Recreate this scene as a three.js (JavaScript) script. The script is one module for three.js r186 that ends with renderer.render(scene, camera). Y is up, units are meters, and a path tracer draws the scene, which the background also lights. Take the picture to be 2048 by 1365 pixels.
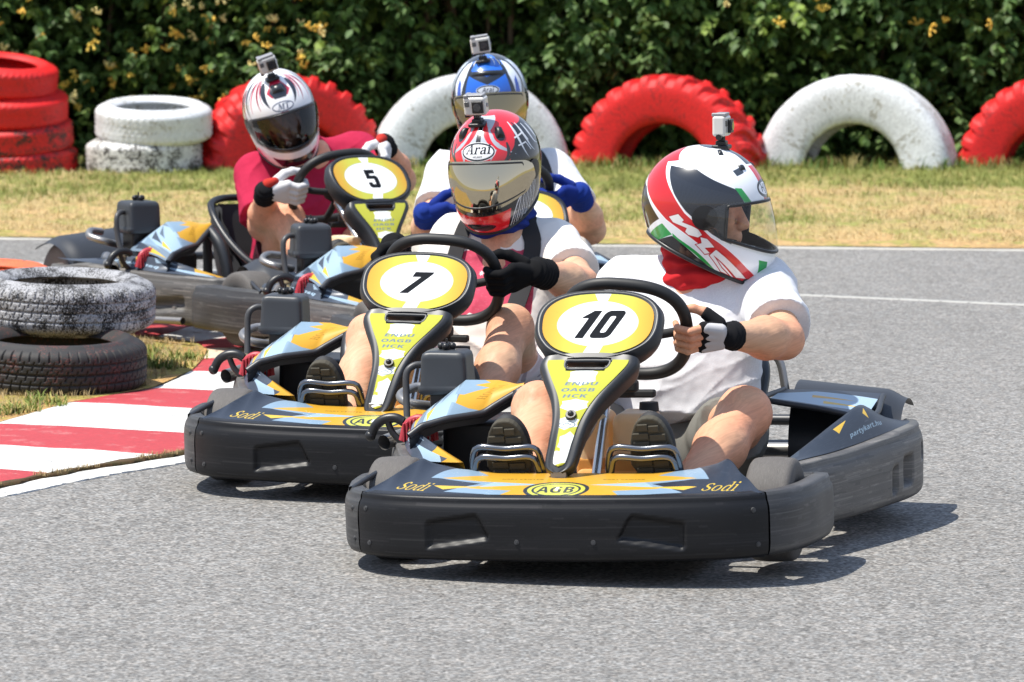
import * as THREE from 'three';
import { mergeGeometries } from 'three/addons/utils/BufferGeometryUtils.js';
import { RoundedBoxGeometry } from 'three/addons/geometries/RoundedBoxGeometry.js';
import { ImprovedNoise } from 'three/addons/math/ImprovedNoise.js';

// ───────────── camera, sky, sun, exposure ─────────────
const scene = new THREE.Scene();
const camera = new THREE.PerspectiveCamera(7.369, 1024 / 682, 0.5, 2000);
camera.position.set(0, 1.9368, 0);
camera.rotation.x = -0.10346;
camera.focus = 14.1;
camera.userData.fStop = 9.5;

const renderer = new THREE.WebGLRenderer({ antialias: true });
renderer.setSize(1024, 682);
renderer.toneMapping = THREE.LinearToneMapping;
renderer.toneMappingExposure = 1.62;
renderer.shadowMap.enabled = true;

const SUN = new THREE.Vector3(-0.40, 0.91, 0.10).normalize();
{ // hazy summer sky: pale at the horizon, blue overhead, a soft bright patch of haze round the sun
  const W = 512, H = 256, d = new Float32Array(W * H * 4);
  for (let j = 0, k = 0; j < H; j++) for (let i = 0; i < W; i++, k += 4) {
    const el = ((j + 0.5) / H - 0.5) * Math.PI, az = ((i + 0.5) / W - 0.5) * 2 * Math.PI, x = Math.cos(el) * Math.cos(az), y = Math.sin(el), z = Math.cos(el) * Math.sin(az);
    const t = Math.pow(Math.max(0, y), 0.55), c = Math.max(0, x * SUN.x + y * SUN.y + z * SUN.z), g = 0.30 * Math.pow(c, 24) + 0.10 * Math.pow(c, 5);
    d[k] = 0.52 + (0.20 - 0.52) * t + g; d[k + 1] = 0.555 + (0.30 - 0.555) * t + g * 0.98; d[k + 2] = 0.60 + (0.51 - 0.60) * t + g * 0.94; d[k + 3] = 1;
  }
  const t = new THREE.DataTexture(d, W, H, THREE.RGBAFormat, THREE.FloatType); t.mapping = THREE.EquirectangularReflectionMapping; t.magFilter = THREE.LinearFilter; t.minFilter = THREE.LinearFilter; t.needsUpdate = true;
  scene.background = t; scene.environment = t;
}

const sun = new THREE.DirectionalLight(new THREE.Color(1, 0.955, 0.87), 4.2);
sun.position.set(SUN.x * 40, SUN.y * 40, -18 + SUN.z * 40);
sun.target.position.set(0, 0, -18);
sun.castShadow = true;
sun.shadow.camera.left = sun.shadow.camera.bottom = -14;
sun.shadow.camera.right = sun.shadow.camera.top = 14;
sun.shadow.camera.far = 90;
sun.shadow.mapSize.set(4096, 4096);
scene.add(sun, sun.target);

// ───────────── helpers ─────────────
const R = (d) => (d * Math.PI) / 180;
const V = (x, y, z) => new THREE.Vector3(x, y, z);
const lerp = (a, b, t) => a + (b - a) * t;
const clamp = (x, a = 0, b = 1) => Math.min(b, Math.max(a, x));
const sstep = (a, b, x) => { const t = clamp((x - a) / (b - a)); return t * t * (3 - 2 * t); };
function rng(seed) { let a = seed >>> 0; return () => { a = (a + 0x6d2b79f5) | 0; let t = Math.imul(a ^ (a >>> 15), 1 | a); t = (t + Math.imul(t ^ (t >>> 7), 61 | t)) ^ t; return ((t ^ (t >>> 14)) >>> 0) / 4294967296; }; }
const perlin = new ImprovedNoise();
const nz = (x, y = 0, z = 0) => perlin.noise(x + 31.7, y + 17.3, z + 5.1);
const fbm = (x, y, z = 0, o = 4) => { let s = 0, a = 0.5; for (let i = 0; i < o; i++) { s += a * nz(x, y, z); x *= 2.03; y *= 2.03; z *= 2.03; a *= 0.5; } return s; };
const memoMap = new Map();
const memo = (k, f) => { if (!memoMap.has(k)) memoMap.set(k, f()); return memoMap.get(k); };

const taken = new Map();
function numbered(n) { const k = taken.get(n) || 0; taken.set(n, k + 1); return k ? `${n}_${String(k).padStart(3, '0')}` : n; }
function setup(m) { m.castShadow = true; m.receiveShadow = true; return m; }
function part(parent, name, geo, mat, label) { const m = setup(new THREE.Mesh(geo, mat)); m.name = name; if (label) m.userData.label = label; parent.add(m); return m; }
function thing(name, label, category, group) { const o = new THREE.Group(); o.name = numbered(name); o.userData = { label, category }; if (group) o.userData.group = group; scene.add(o); return o; }
function struct(name, geo, mat) { const m = setup(new THREE.Mesh(geo, mat)); m.name = numbered(name); m.userData.kind = 'structure'; scene.add(m); return m; }

// parametric grid: fn(u,v) -> [x,y,z] ; uvf(u,v,p) -> [s,t]
function grid(nu, nv, fn, uvf) {
  const P = new Float32Array((nu + 1) * (nv + 1) * 3), T = new Float32Array((nu + 1) * (nv + 1) * 2), I = [];
  for (let j = 0, k = 0; j <= nv; j++) for (let i = 0; i <= nu; i++, k++) {
    const u = i / nu, v = j / nv, p = fn(u, v); P.set(p, k * 3); T.set(uvf ? uvf(u, v, p) : [u, v], k * 2);
  }
  for (let j = 0; j < nv; j++) for (let i = 0; i < nu; i++) { const a = j * (nu + 1) + i, b = a + 1, c = a + nu + 1, d = c + 1; I.push(a, b, d, a, d, c); }
  const g = new THREE.BufferGeometry();
  g.setAttribute('position', new THREE.BufferAttribute(P, 3)); g.setAttribute('uv', new THREE.BufferAttribute(T, 2)); g.setIndex(I); g.computeVertexNormals();
  return g;
}
function weldSeam(g, nu, nv, closeV = false) { // average normals over u seam
  const N = g.attributes.normal;
  for (let j = 0; j <= nv; j++) { const a = j * (nu + 1), b = a + nu; const n = V(N.getX(a) + N.getX(b), N.getY(a) + N.getY(b), N.getZ(a) + N.getZ(b)).normalize(); N.setXYZ(a, n.x, n.y, n.z); N.setXYZ(b, n.x, n.y, n.z); }
  if (closeV) for (let i = 0; i <= nu; i++) { const a = i, b = nv * (nu + 1) + i; const n = V(N.getX(a) + N.getX(b), N.getY(a) + N.getY(b), N.getZ(a) + N.getZ(b)).normalize(); N.setXYZ(a, n.x, n.y, n.z); N.setXYZ(b, n.x, n.y, n.z); }
  return g;
}
const strip = (g) => { for (const k of Object.keys(g.attributes)) if (!['position', 'normal', 'uv'].includes(k)) g.deleteAttribute(k); return g.index ? g.toNonIndexed() : g; };
const merge = (...gs) => mergeGeometries(gs.flat().map((g) => strip(g.clone())), false);
const rbox = (w, h, d, r = 0.006, x = 0, y = 0, z = 0, s = 2) => new RoundedBoxGeometry(w, h, d, s, Math.min(r, w / 2.01, h / 2.01, d / 2.01)).translate(x, y, z);
const tube = (pts, r, seg = 24, rad = 10, closed = false) => new THREE.TubeGeometry(new THREE.CatmullRomCurve3(pts.map((p) => V(...p)), closed, 'centripetal'), seg, r, rad, closed);
function cyl(a, b, r0, r1 = r0, seg = 16) { const A = V(...a), B = V(...b), d = B.clone().sub(A); const g = new THREE.CylinderGeometry(r1, r0, d.length(), seg); g.translate(0, d.length() / 2, 0); g.applyQuaternion(new THREE.Quaternion().setFromUnitVectors(V(0, 1, 0), d.normalize())); return g.translate(A.x, A.y, A.z); }
const ball = (x, y, z, r, s = 14) => new THREE.SphereGeometry(r, s, s * 0.7 | 0).translate(x, y, z);
// sample a polyline/spline (array of [a,b]) -> fn(t)
function spline2(pts) { const c = new THREE.CatmullRomCurve3(pts.map((p) => V(p[0], p[1], 0)), false, 'centripetal'); const L = c.getLengths(200); return { len: L[200], at: (t) => { const p = c.getPointAt(clamp(t)); return [p.x, p.y]; }, tan: (t) => { const p = c.getTangentAt(clamp(t)); return [p.x, p.y]; } }; }
const curve1 = (tab) => (x) => { if (x <= tab[0][0]) return tab[0][1]; for (let i = 1; i < tab.length; i++) if (x <= tab[i][0]) { const t = (x - tab[i - 1][0]) / (tab[i][0] - tab[i - 1][0]); return lerp(tab[i - 1][1], tab[i][1], t * t * (3 - 2 * t)); } return tab[tab.length - 1][1]; };
const lin1 = (tab) => (x) => { if (x <= tab[0][0]) return tab[0][1]; for (let i = 1; i < tab.length; i++) if (x <= tab[i][0]) return lerp(tab[i - 1][1], tab[i][1], (x - tab[i - 1][0]) / (tab[i][0] - tab[i - 1][0])); return tab[tab.length - 1][1]; };

const smooth1 = (tab) => (x) => { const n = tab.length; if (x <= tab[0][0]) return tab[0][1]; if (x >= tab[n - 1][0]) return tab[n - 1][1]; let i = 1; while (x > tab[i][0]) i++; const [x0, y0] = tab[i - 1], [x1, y1] = tab[i], p = tab[Math.max(0, i - 2)], q = tab[Math.min(n - 1, i + 1)], h = x1 - x0, t = (x - x0) / h, m0 = ((y1 - p[1]) / (x1 - p[0])) * h, m1 = ((q[1] - y0) / (q[0] - x0)) * h; return (2 * t ** 3 - 3 * t * t + 1) * y0 + (t ** 3 - 2 * t * t + t) * m0 + (3 * t * t - 2 * t ** 3) * y1 + (t ** 3 - t * t) * m1; };

// materials and textures
const lc = (r, g, b) => new THREE.Color().setRGB(r, g, b);
const std = (c, rough = 0.6, o = {}) => new THREE.MeshStandardMaterial({ color: Array.isArray(c) ? lc(...c) : c, roughness: rough, side: THREE.DoubleSide, ...o });
const phys = (c, rough = 0.6, o = {}) => new THREE.MeshPhysicalMaterial({ color: Array.isArray(c) ? lc(...c) : c, roughness: rough, side: THREE.DoubleSide, ...o });
function canvasTex(w, h, draw, o = {}) {
  const c = document.createElement('canvas'); c.width = w; c.height = h; const x = c.getContext('2d'); draw(x, w, h);
  const t = new THREE.CanvasTexture(c); t.colorSpace = o.data ? THREE.NoColorSpace : THREE.SRGBColorSpace; t.wrapS = t.wrapT = o.clamp ? THREE.ClampToEdgeWrapping : THREE.RepeatWrapping; t.anisotropy = 8; return t;
}
function dataTex(n, fn, srgb = true) { // fn(i,j)->[r,g,b] 0..1 in sRGB
  const d = new Uint8Array(n * n * 4);
  for (let j = 0, k = 0; j < n; j++) for (let i = 0; i < n; i++, k += 4) { const c = fn(i, j); d[k] = clamp(c[0]) * 255; d[k + 1] = clamp(c[1]) * 255; d[k + 2] = clamp(c[2]) * 255; d[k + 3] = 255; }
  const t = new THREE.DataTexture(d, n, n, THREE.RGBAFormat); t.colorSpace = srgb ? THREE.SRGBColorSpace : THREE.NoColorSpace; t.wrapS = t.wrapT = THREE.RepeatWrapping; t.magFilter = THREE.LinearFilter; t.minFilter = THREE.LinearMipmapLinearFilter; t.generateMipmaps = true; t.needsUpdate = true; return t;
}
// tileable value noise
function tileNoise(n, cells, seed) { const r = rng(seed), a = Float32Array.from({ length: cells * cells }, () => r()); return (i, j) => { const x = (i / n) * cells, y = (j / n) * cells, xi = Math.floor(x), yi = Math.floor(y); let fx = x - xi, fy = y - yi; fx = fx * fx * (3 - 2 * fx); fy = fy * fy * (3 - 2 * fy); const g = (p, q) => a[((q % cells) + cells) % cells * cells + ((p % cells) + cells) % cells]; return lerp(lerp(g(xi, yi), g(xi + 1, yi), fx), lerp(g(xi, yi + 1), g(xi + 1, yi + 1), fx), fy); }; }
function poly(x, pts, fill, stroke, lw = 2) { x.beginPath(); pts.forEach((p, i) => (i ? x.lineTo(...p) : x.moveTo(...p))); x.closePath(); if (fill) { x.fillStyle = fill; x.fill(); } if (stroke) { x.strokeStyle = stroke; x.lineWidth = lw; x.stroke(); } }

// surface nets over a signed distance field
function surfNets(f, lo, hi, cell) {
  const n = [0, 1, 2].map((k) => Math.ceil((hi[k] - lo[k]) / cell) + 1), [nx, ny, nzz] = n, F = new Float32Array(nx * ny * nzz);
  for (let k = 0, q = 0; k < nzz; k++) for (let j = 0; j < ny; j++) for (let i = 0; i < nx; i++, q++) F[q] = f(lo[0] + i * cell, lo[1] + j * cell, lo[2] + k * cell);
  const id = new Int32Array(nx * ny * nzz).fill(-1), P = [], I = [], at = (i, j, k) => (k * ny + j) * nx + i;
  const co = [[0, 0, 0], [1, 0, 0], [0, 1, 0], [1, 1, 0], [0, 0, 1], [1, 0, 1], [0, 1, 1], [1, 1, 1]], ed = [[0, 1], [2, 3], [4, 5], [6, 7], [0, 2], [1, 3], [4, 6], [5, 7], [0, 4], [1, 5], [2, 6], [3, 7]];
  for (let k = 0; k < nzz - 1; k++) for (let j = 0; j < ny - 1; j++) for (let i = 0; i < nx - 1; i++) {
    const v = co.map((c) => F[at(i + c[0], j + c[1], k + c[2])]); let m = 0; for (let c = 0; c < 8; c++) if (v[c] < 0) m++;
    if (!m || m === 8) continue; let x = 0, y = 0, z = 0, e = 0;
    for (const [a, b] of ed) if ((v[a] < 0) !== (v[b] < 0)) { const t = v[a] / (v[a] - v[b]); x += lerp(co[a][0], co[b][0], t); y += lerp(co[a][1], co[b][1], t); z += lerp(co[a][2], co[b][2], t); e++; }
    id[at(i, j, k)] = P.length / 3; P.push(lo[0] + (i + x / e) * cell, lo[1] + (j + y / e) * cell, lo[2] + (k + z / e) * cell);
  }
  const quad = (a, b, c, d, fl) => { if (a < 0 || b < 0 || c < 0 || d < 0) return; fl ? I.push(a, b, c, a, c, d) : I.push(a, c, b, a, d, c); };
  for (let k = 1; k < nzz - 1; k++) for (let j = 1; j < ny - 1; j++) for (let i = 1; i < nx - 1; i++) {
    const a = F[at(i, j, k)] < 0;
    if (a !== F[at(i + 1, j, k)] < 0) quad(id[at(i, j - 1, k - 1)], id[at(i, j, k - 1)], id[at(i, j, k)], id[at(i, j - 1, k)], a);
    if (a !== F[at(i, j + 1, k)] < 0) quad(id[at(i - 1, j, k - 1)], id[at(i - 1, j, k)], id[at(i, j, k)], id[at(i, j, k - 1)], a);
    if (a !== F[at(i, j, k + 1)] < 0) quad(id[at(i - 1, j - 1, k)], id[at(i, j - 1, k)], id[at(i, j, k)], id[at(i - 1, j, k)], a);
  }
  const N = new Float32Array(P.length), h = cell * 0.5;
  for (let q = 0; q < P.length; q += 3) { const [x, y, z] = [P[q], P[q + 1], P[q + 2]]; let a = f(x + h, y, z) - f(x - h, y, z), b = f(x, y + h, z) - f(x, y - h, z), c = f(x, y, z + h) - f(x, y, z - h); const l = Math.hypot(a, b, c) || 1; N[q] = a / l; N[q + 1] = b / l; N[q + 2] = c / l; }
  const g = new THREE.BufferGeometry(); g.setAttribute('position', new THREE.BufferAttribute(new Float32Array(P), 3)); g.setAttribute('normal', new THREE.BufferAttribute(N, 3));
  g.setAttribute('uv', new THREE.BufferAttribute(new Float32Array((P.length / 3) * 2), 2)); g.setIndex(I); return g;
}
function planarUV(g, fn) { const p = g.attributes.position, u = g.attributes.uv; for (let i = 0; i < p.count; i++) { const [a, b] = fn(p.getX(i), p.getY(i), p.getZ(i)); u.setXY(i, a, b); } return g; }

// ───────────── setting: asphalt, verge, kerb ─────────────
const asphaltTex = (() => { const r = rng(11), n = 1024, a = tileNoise(n, 340, 3), b = tileNoise(n, 170, 4), c = tileNoise(n, 24, 5); return dataTex(n, (i, j) => { const s = r(); let v = 0.455 + (a(i, j) - 0.5) * 0.30 + (b(i, j) - 0.5) * 0.13 + (c(i, j) - 0.5) * 0.03 + (s - 0.5) * 0.10; const w = b(i + 300, j + 90) - 0.5; return [v * (1.0 + w * 0.04) + 0.006, v + 0.002, v * (1.0 - w * 0.035) - 0.004]; }); })();
function sheet(w0, w1, z0, z1, y, nx, nzz, tile, tint) { // horizontal sheet with uv in metres and gentle vertex tint
  const g = grid(nx, nzz, (u, v) => [lerp(w0, w1, u), y, lerp(z1, z0, v)], (u, v, p) => [p[0] / tile, p[2] / tile]);
  const p = g.attributes.position, c = new Float32Array(p.count * 3); for (let i = 0; i < p.count; i++) c.set(tint ? tint(p.getX(i), p.getZ(i)) : [1, 1, 1], i * 3);
  g.setAttribute('color', new THREE.BufferAttribute(c, 3)); return g;
}
const asphaltMat = std([1.0, 0.975, 0.945], 0.9, { map: asphaltTex, vertexColors: true, bumpMap: asphaltTex, bumpScale: 0.0025 });
const roadTint = (x, z) => { const v = 1 + 0.16 * fbm(x * 0.9, z * 0.35) + 0.12 * fbm(x * 3.3, z * 2.4, 2); return [v, v, v * 0.995]; };
struct('ground', sheet(-300, 300, -300, 300, -0.012, 4, 4, 2.6), std([0.24, 0.22, 0.11], 0.95));
struct('road', sheet(-16, 16, -23.2, 14, 0, 120, 140, 1.9, roadTint), asphaltMat);

const turfTex = (() => { const n = 1024, r = rng(5), a = tileNoise(n, 200, 1), b = tileNoise(n, 60, 2), c = tileNoise(n, 14, 9); return dataTex(n, (i, j) => { const g = sstep(0.42, 0.68, 0.55 * c(i, j) + 0.45 * b(i, j)), s = (a(i, j) - 0.5) * 0.34 + (r() - 0.5) * 0.18, v = 1 + s; return [lerp(0.69, 0.56, g) * v, lerp(0.58, 0.54, g) * v, lerp(0.38, 0.28, g) * v]; }); })();
const turfMat = std([1, 1, 0.98], 0.95, { map: turfTex, vertexColors: true, bumpMap: turfTex, bumpScale: 0.02 });
const edgeZ = (x) => -22.70 + 0.135 * x + 0.03 * nz(x * 2.1, 4) ; // far edge of the road
const greenness = (x, z) => clamp(0.5 + 1.5 * fbm(x * 0.55, z * 0.8, 3) + 0.75 * ((edgeZ(x) - z) / 3.5 - 0.5) + (x < -0.9 ? 0.12 : 0) - (x > 0.8 ? 0.08 : 0) - 0.5 * (1 - sstep(0, 0.7, edgeZ(x) - z)));
{
  const g = grid(160, 60, (u, v) => { const x = lerp(-11, 11, u), e = edgeZ(x), z = e - v * v * 9; return [x, 0.006 + 0.03 * sstep(0, 0.5, v * v * 9) + 0.02 * fbm(x * 1.5, z * 1.5) * sstep(0, 1, v * v * 9), z]; }, (u, v, p) => [p[0] / 2.2, p[2] / 2.2]);
  const p = g.attributes.position, c = new Float32Array(p.count * 3);
  for (let i = 0; i < p.count; i++) { const k = greenness(p.getX(i), p.getZ(i)); c.set([lerp(1.06, 0.68, k), lerp(1.02, 0.86, k), lerp(1.15, 0.68, k)], i * 3); }
  g.setAttribute('color', new THREE.BufferAttribute(c, 3)); struct('grass_verge', g, turfMat);
}
{ // grass behind the camera, past the near edge of the track, and low planting there
  struct('far_infield', sheet(-40, 40, 14, 60, 0.01, 20, 10, 2.2, (x, z) => { const k = greenness(x * 0.2, z * 0.2); return [lerp(1.1, 0.6, k), lerp(1, 0.85, k), 0.8]; }), turfMat);
}
// white paint lines
const paintTex = (() => { const n = 512, a = tileNoise(n, 90, 21), b = tileNoise(n, 16, 22), r = rng(8); return dataTex(n, (i, j) => { let v = 0.93 + (a(i, j) - 0.5) * 0.06 + (r() - 0.5) * 0.03; if (a(i + 40, j) * 0.6 + b(i, j) * 0.4 > 0.74) v *= 0.78; return [v, v * 0.995, v * 0.98]; }); })();
const whitePaint = std([0.74, 0.74, 0.73], 0.75, { map: paintTex, bumpMap: paintTex, bumpScale: 0.004 });
const wornPaint = std([0.46, 0.46, 0.45], 0.8, { map: paintTex });
function ribbonFlat(pts, w, y, jag = 0) { const s = spline2(pts), L = s.len; return grid(Math.ceil(L / 0.06), 4, (u, v) => { const q = clamp(v * 2 - 0.5), [x, z] = s.at(u), [tx, tz] = s.tan(u), o = (q - 0.5) * (w + jag * nz(u * L * 9, q * 20)); return [x - tz * o, v < 0.1 || v > 0.9 ? -0.003 : y, z + tx * o]; }, (u, v, p) => [p[0] / 0.8, p[2] / 0.8]); }
struct('road_line', ribbonFlat([[-7, -23.3], [-3, -22.15], [-0.6, -21.15], [1.11, -20.36], [1.94, -19.96], [4, -18.9], [8, -16.5]], 0.03, 0.004, 0.008), wornPaint);
struct('road_edge_line', ribbonFlat([[-9, -23.85], [-2.23, -22.95], [0, -22.65], [1.23, -22.48], [2.17, -22.36], [9, -21.4]], 0.05, 0.0045, 0.05), std([0.5, 0.49, 0.46], 0.9, { map: paintTex }));

// kerb: painted blocks between an inner (grass) and an outer (track) line, given as matching stations
const KERB = [ // [outer x,z], [inner x,z]  station = a stripe boundary
  [[-2.20, -13.55], [-2.75, -13.85]], [[-1.85, -14.05], [-2.40, -14.33]], [[-1.53, -14.50], [-2.10, -14.75]], [[-1.29, -14.93], [-1.88, -15.18]],
  [[-1.01, -15.34], [-1.72, -15.65]], [[-0.74, -15.75], [-1.585, -16.13]], [[-0.62, -16.28], [-1.40, -16.70]],
  [[-0.56, -16.78], [-1.17, -17.10]], [[-0.53, -17.30], [-1.075, -17.60]], [[-0.52, -17.82], [-1.055, -18.00]], [[-0.56, -18.35], [-1.06, -18.32]],
  [[-0.72, -18.95], [-1.12, -18.55]], [[-1.05, -19.40], [-1.26, -18.72]], [[-1.50, -19.65], [-1.50, -18.83]], [[-2.0, -19.78], [-1.95, -18.92]], [[-2.5, -19.85], [-2.45, -18.97]], [[-3.0, -19.9], [-2.95, -19.0]],
];
const kerbTexR = (() => { const n = 512, a = tileNoise(n, 128, 31), b = tileNoise(n, 20, 32), r = rng(18); return dataTex(n, (i, j) => { let v = 1 + (a(i, j) - 0.5) * 0.10 + (r() - 0.5) * 0.05; const worn = b(i, j) * 0.6 + a(i + 9, j * 3) * 0.4 > 0.73; return worn ? [0.70 * v, 0.42 * v, 0.41 * v] : [0.67 * v, 0.215 * v, 0.235 * v]; }); })();
const kerbRed = std([0.95, 0.95, 0.95], 0.7, { map: kerbTexR, bumpMap: kerbTexR, bumpScale: 0.005 });
const kerbSand = std([0.70, 0.56, 0.42], 0.85, { map: paintTex });
const infield = struct('infield_soil', (() => { const s = new THREE.Shape(); KERB.forEach(([, p], i) => (i ? s.lineTo(p[0], -p[1]) : s.moveTo(p[0], -p[1]))); s.lineTo(-7, 19); s.lineTo(-7, 14); const g = new THREE.ShapeGeometry(s); g.rotateX(-Math.PI / 2); g.translate(0, 0.009, 0); return planarUV(g, (x, y, z) => [x / 2.2, z / 2.2]); })(), std([0.98, 0.86, 0.74], 0.95, { map: turfTex, bumpMap: turfTex, bumpScale: 0.02 }));
const kerb = new THREE.Group(); kerb.name = 'kerb'; kerb.userData.kind = 'structure'; scene.add(kerb);
{
  for (let i = 0; i < KERB.length - 1; i++) {
    const cat = (k, t) => { const g = (j) => KERB[clamp(j, 0, KERB.length - 1)][k], a = g(i - 1), b = g(i), c = g(i + 1), d = g(i + 2), f = (m) => 0.5 * (2 * b[m] + (c[m] - a[m]) * t + (2 * a[m] - 5 * b[m] + 4 * c[m] - d[m]) * t * t + (3 * b[m] - a[m] - 3 * c[m] + d[m]) * t ** 3); return [f(0), f(1)]; };
    const g = grid(18, 12, (u0, v0) => { const u = clamp((u0 * 18 - 1) / 16), v = clamp((v0 * 12 - 1) / 10), rim = u0 < 0.001 || u0 > 0.999 || v0 < 0.001 || v0 > 0.999; const a = cat(0, v * 0.997), b = cat(1, v * 0.997), x = lerp(a[0], b[0], u), z = lerp(a[1], b[1], u); return [x, rim ? -0.003 : 0.008 + 0.005 * Math.abs(Math.sin(Math.PI * clamp(u))) ** 0.5 + 0.002 * nz(x * 9, z * 9), z]; }, (u, v, p) => [p[0] / 1.1 + i * 0.37, p[2] / 1.1]);
    part(kerb, 'kerb_block', g, i === 9 ? kerbSand : i % 2 ? whitePaint : kerbRed);
  }
  // white line along the track side, leaving a crack
  struct('kerb_line', ribbonFlat(KERB.map(([o, n]) => { const dx = o[0] - n[0], dz = o[1] - n[1], l = Math.hypot(dx, dz); return [o[0] + (dx / l) * 0.066, o[1] + (dz / l) * 0.066]; }), 0.11, 0.005, 0.02), whitePaint);
  // dirt in the crack
  struct('kerb_crack', ribbonFlat(KERB.map(([o]) => o), 0.032, 0.0135, 0.05), std([0.16, 0.125, 0.085], 0.95, { map: turfTex }));
}

// grass blades (uncountable)
function bladeTuft(n, h, w, spread, seed) {
  const r = rng(seed), P = [], N = [], I = [];
  for (let i = 0; i < n; i++) {
    const a = r() * 6.28, d = r() * spread, bx = Math.cos(a) * d, bz = Math.sin(a) * d, ang = r() * 6.28, lean = (0.2 + r() * 0.9), hh = h * (0.5 + r() * 0.7), dx = Math.cos(ang), dz = Math.sin(ang), o = P.length / 3;
    const px = -dz * w, pz = dx * w;
    P.push(bx - px, 0, bz - pz, bx + px, 0, bz + pz, bx + dx * lean * hh * 0.4 - px * 0.8, hh * 0.6, bz + dz * lean * hh * 0.4 - pz * 0.8, bx + dx * lean * hh * 0.4 + px * 0.8, hh * 0.6, bz + dz * lean * hh * 0.4 + pz * 0.8, bx + dx * lean * hh, hh * (1 - lean * 0.25), bz + dz * lean * hh);
    for (let k = 0; k < 5; k++) N.push(dx * 0.3, 0.9, dz * 0.3);
    I.push(o, o + 1, o + 3, o, o + 3, o + 2, o + 2, o + 3, o + 4);
  }
  const g = new THREE.BufferGeometry(); g.setAttribute('position', new THREE.Float32BufferAttribute(P, 3)); g.setAttribute('normal', new THREE.Float32BufferAttribute(N, 3)); g.setAttribute('uv', new THREE.Float32BufferAttribute(new Array((P.length / 3) * 2).fill(0), 2)); g.setIndex(I); return g;
}
function scatter(name, label, category, geo, mat, spots, parent = scene) { // spots: [x,y,z,yaw,scale,[r,g,b], tilt]
  const m = setup(new THREE.InstancedMesh(geo, mat, spots.length)); m.name = parent === scene ? numbered(name) : name; m.userData.kind = 'stuff';
  if (parent === scene) Object.assign(m.userData, { label, category });
  const q = new THREE.Quaternion(), e = new THREE.Euler(), M = new THREE.Matrix4();
  spots.forEach((s, i) => { e.set(s[6] || 0, s[3], s[7] || 0, 'YXZ'); M.compose(V(s[0], s[1], s[2]), q.setFromEuler(e), V(s[4], s[4], s[4])); m.setMatrixAt(i, M); m.setColorAt(i, lc(...s[5])); });
  parent.add(m); return m;
}
const leafMat = phys([1, 1, 1], 0.9, { transmission: 0.3, thickness: 0, specularIntensity: 0.15 });
{
  const r = rng(77), S = [], D = [];
  for (let i = 0; i < 30000; i++) {
    const x = lerp(-4.2, 4.2, r()), t = r() ** 1.15, z = edgeZ(x) - 0.02 - t * 4.6, k = greenness(x, z) + (r() - 0.5) * 0.5 - (t < 0.16 ? 0.4 : 0);
    const y = 0.03, sc = (0.5 + r() * 0.8) * (t < 0.1 ? 0.75 : 1), b = 0.7 + r() * 0.6;
    (k > 0.56 ? S : D).push([x, y, z, r() * 6.28, sc, k > 0.56 ? [0.23 * b, 0.255 * b, 0.07 * b] : [0.56 * b, 0.44 * b, 0.23 * b]]);
  }
  scatter('green_grass', 'short green grass growing in patches on the far verge', 'grass', bladeTuft(6, 0.035, 0.0016, 0.035, 1), leafMat, S);
  scatter('dry_grass', 'straw coloured dry grass covering the far verge', 'grass', bladeTuft(7, 0.03, 0.0016, 0.05, 2), leafMat, D);
  const E = [], G = [];
  const inside = (x, z) => { const p = KERB.map((k) => k[1]).concat([[-7, -19], [-7, -14]]); let c = false; for (let i = 0, j = p.length - 1; i < p.length; j = i++) if ((p[i][1] > z) !== (p[j][1] > z) && x < ((p[j][0] - p[i][0]) * (z - p[i][1])) / (p[j][1] - p[i][1]) + p[i][0]) c = !c; return c; };
  for (let i = 0; i < 5000; i++) { const x = lerp(-2.3, -0.9, r()), z = lerp(-19, -15.2, r()); if (!inside(x, z) || !inside(x + 0.03, z)) continue; const b = 0.7 + r() * 0.5; E.push([x, 0.008, z, r() * 6.28, 0.4 + r() * 0.6, [0.46 * b, 0.35 * b, 0.18 * b]]); }
  for (let i = 0; i < 170; i++) { const c = [[-1.16, -17.72, 0.06], [-1.12, -17.95, 0.05], [-1.20, -17.95, 0.07], [-1.55, -16.45, 0.06], [-1.47, -16.62, 0.05], [-1.24, -18.15, 0.05], [-1.60, -16.42, 0.06]][(r() * 7) | 0], a = r() * 6.28, d = Math.sqrt(r()) * c[2] * 1.4, x = c[0] + Math.cos(a) * d, z = c[1] + Math.sin(a) * d; const b = 0.7 + r() * 0.6; G.push([x, 0.008, z, r() * 6.28, 0.5 + r() * 0.9, r() < 0.7 ? [0.17 * b, 0.22 * b, 0.045 * b] : [0.42 * b, 0.37 * b, 0.13 * b]]); }
  // straw in the kerb crack
  const ks = spline2(KERB.map(([o]) => o));
  for (let i = 0; i < 700; i++) { const [x, z] = ks.at(r() * 0.55), b = 0.6 + r() * 0.6; if (nz(x * 5, z * 5) < -0.12) continue; E.push([x + (r() - 0.5) * 0.04, 0.012, z + (r() - 0.5) * 0.04, r() * 6.28, 0.25 + r() * 0.3, [0.42 * b, 0.31 * b, 0.15 * b]]); }
  scatter('infield_straw', 'dry straw grass between the red and white kerb and the black tyres', 'grass', bladeTuft(6, 0.032, 0.0014, 0.03, 3), leafMat, E);
  scatter('infield_weeds', 'green weeds sprouting from the dry soil beside the black tyres', 'weeds', bladeTuft(6, 0.036, 0.0022, 0.025, 4), leafMat, G);
}
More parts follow.
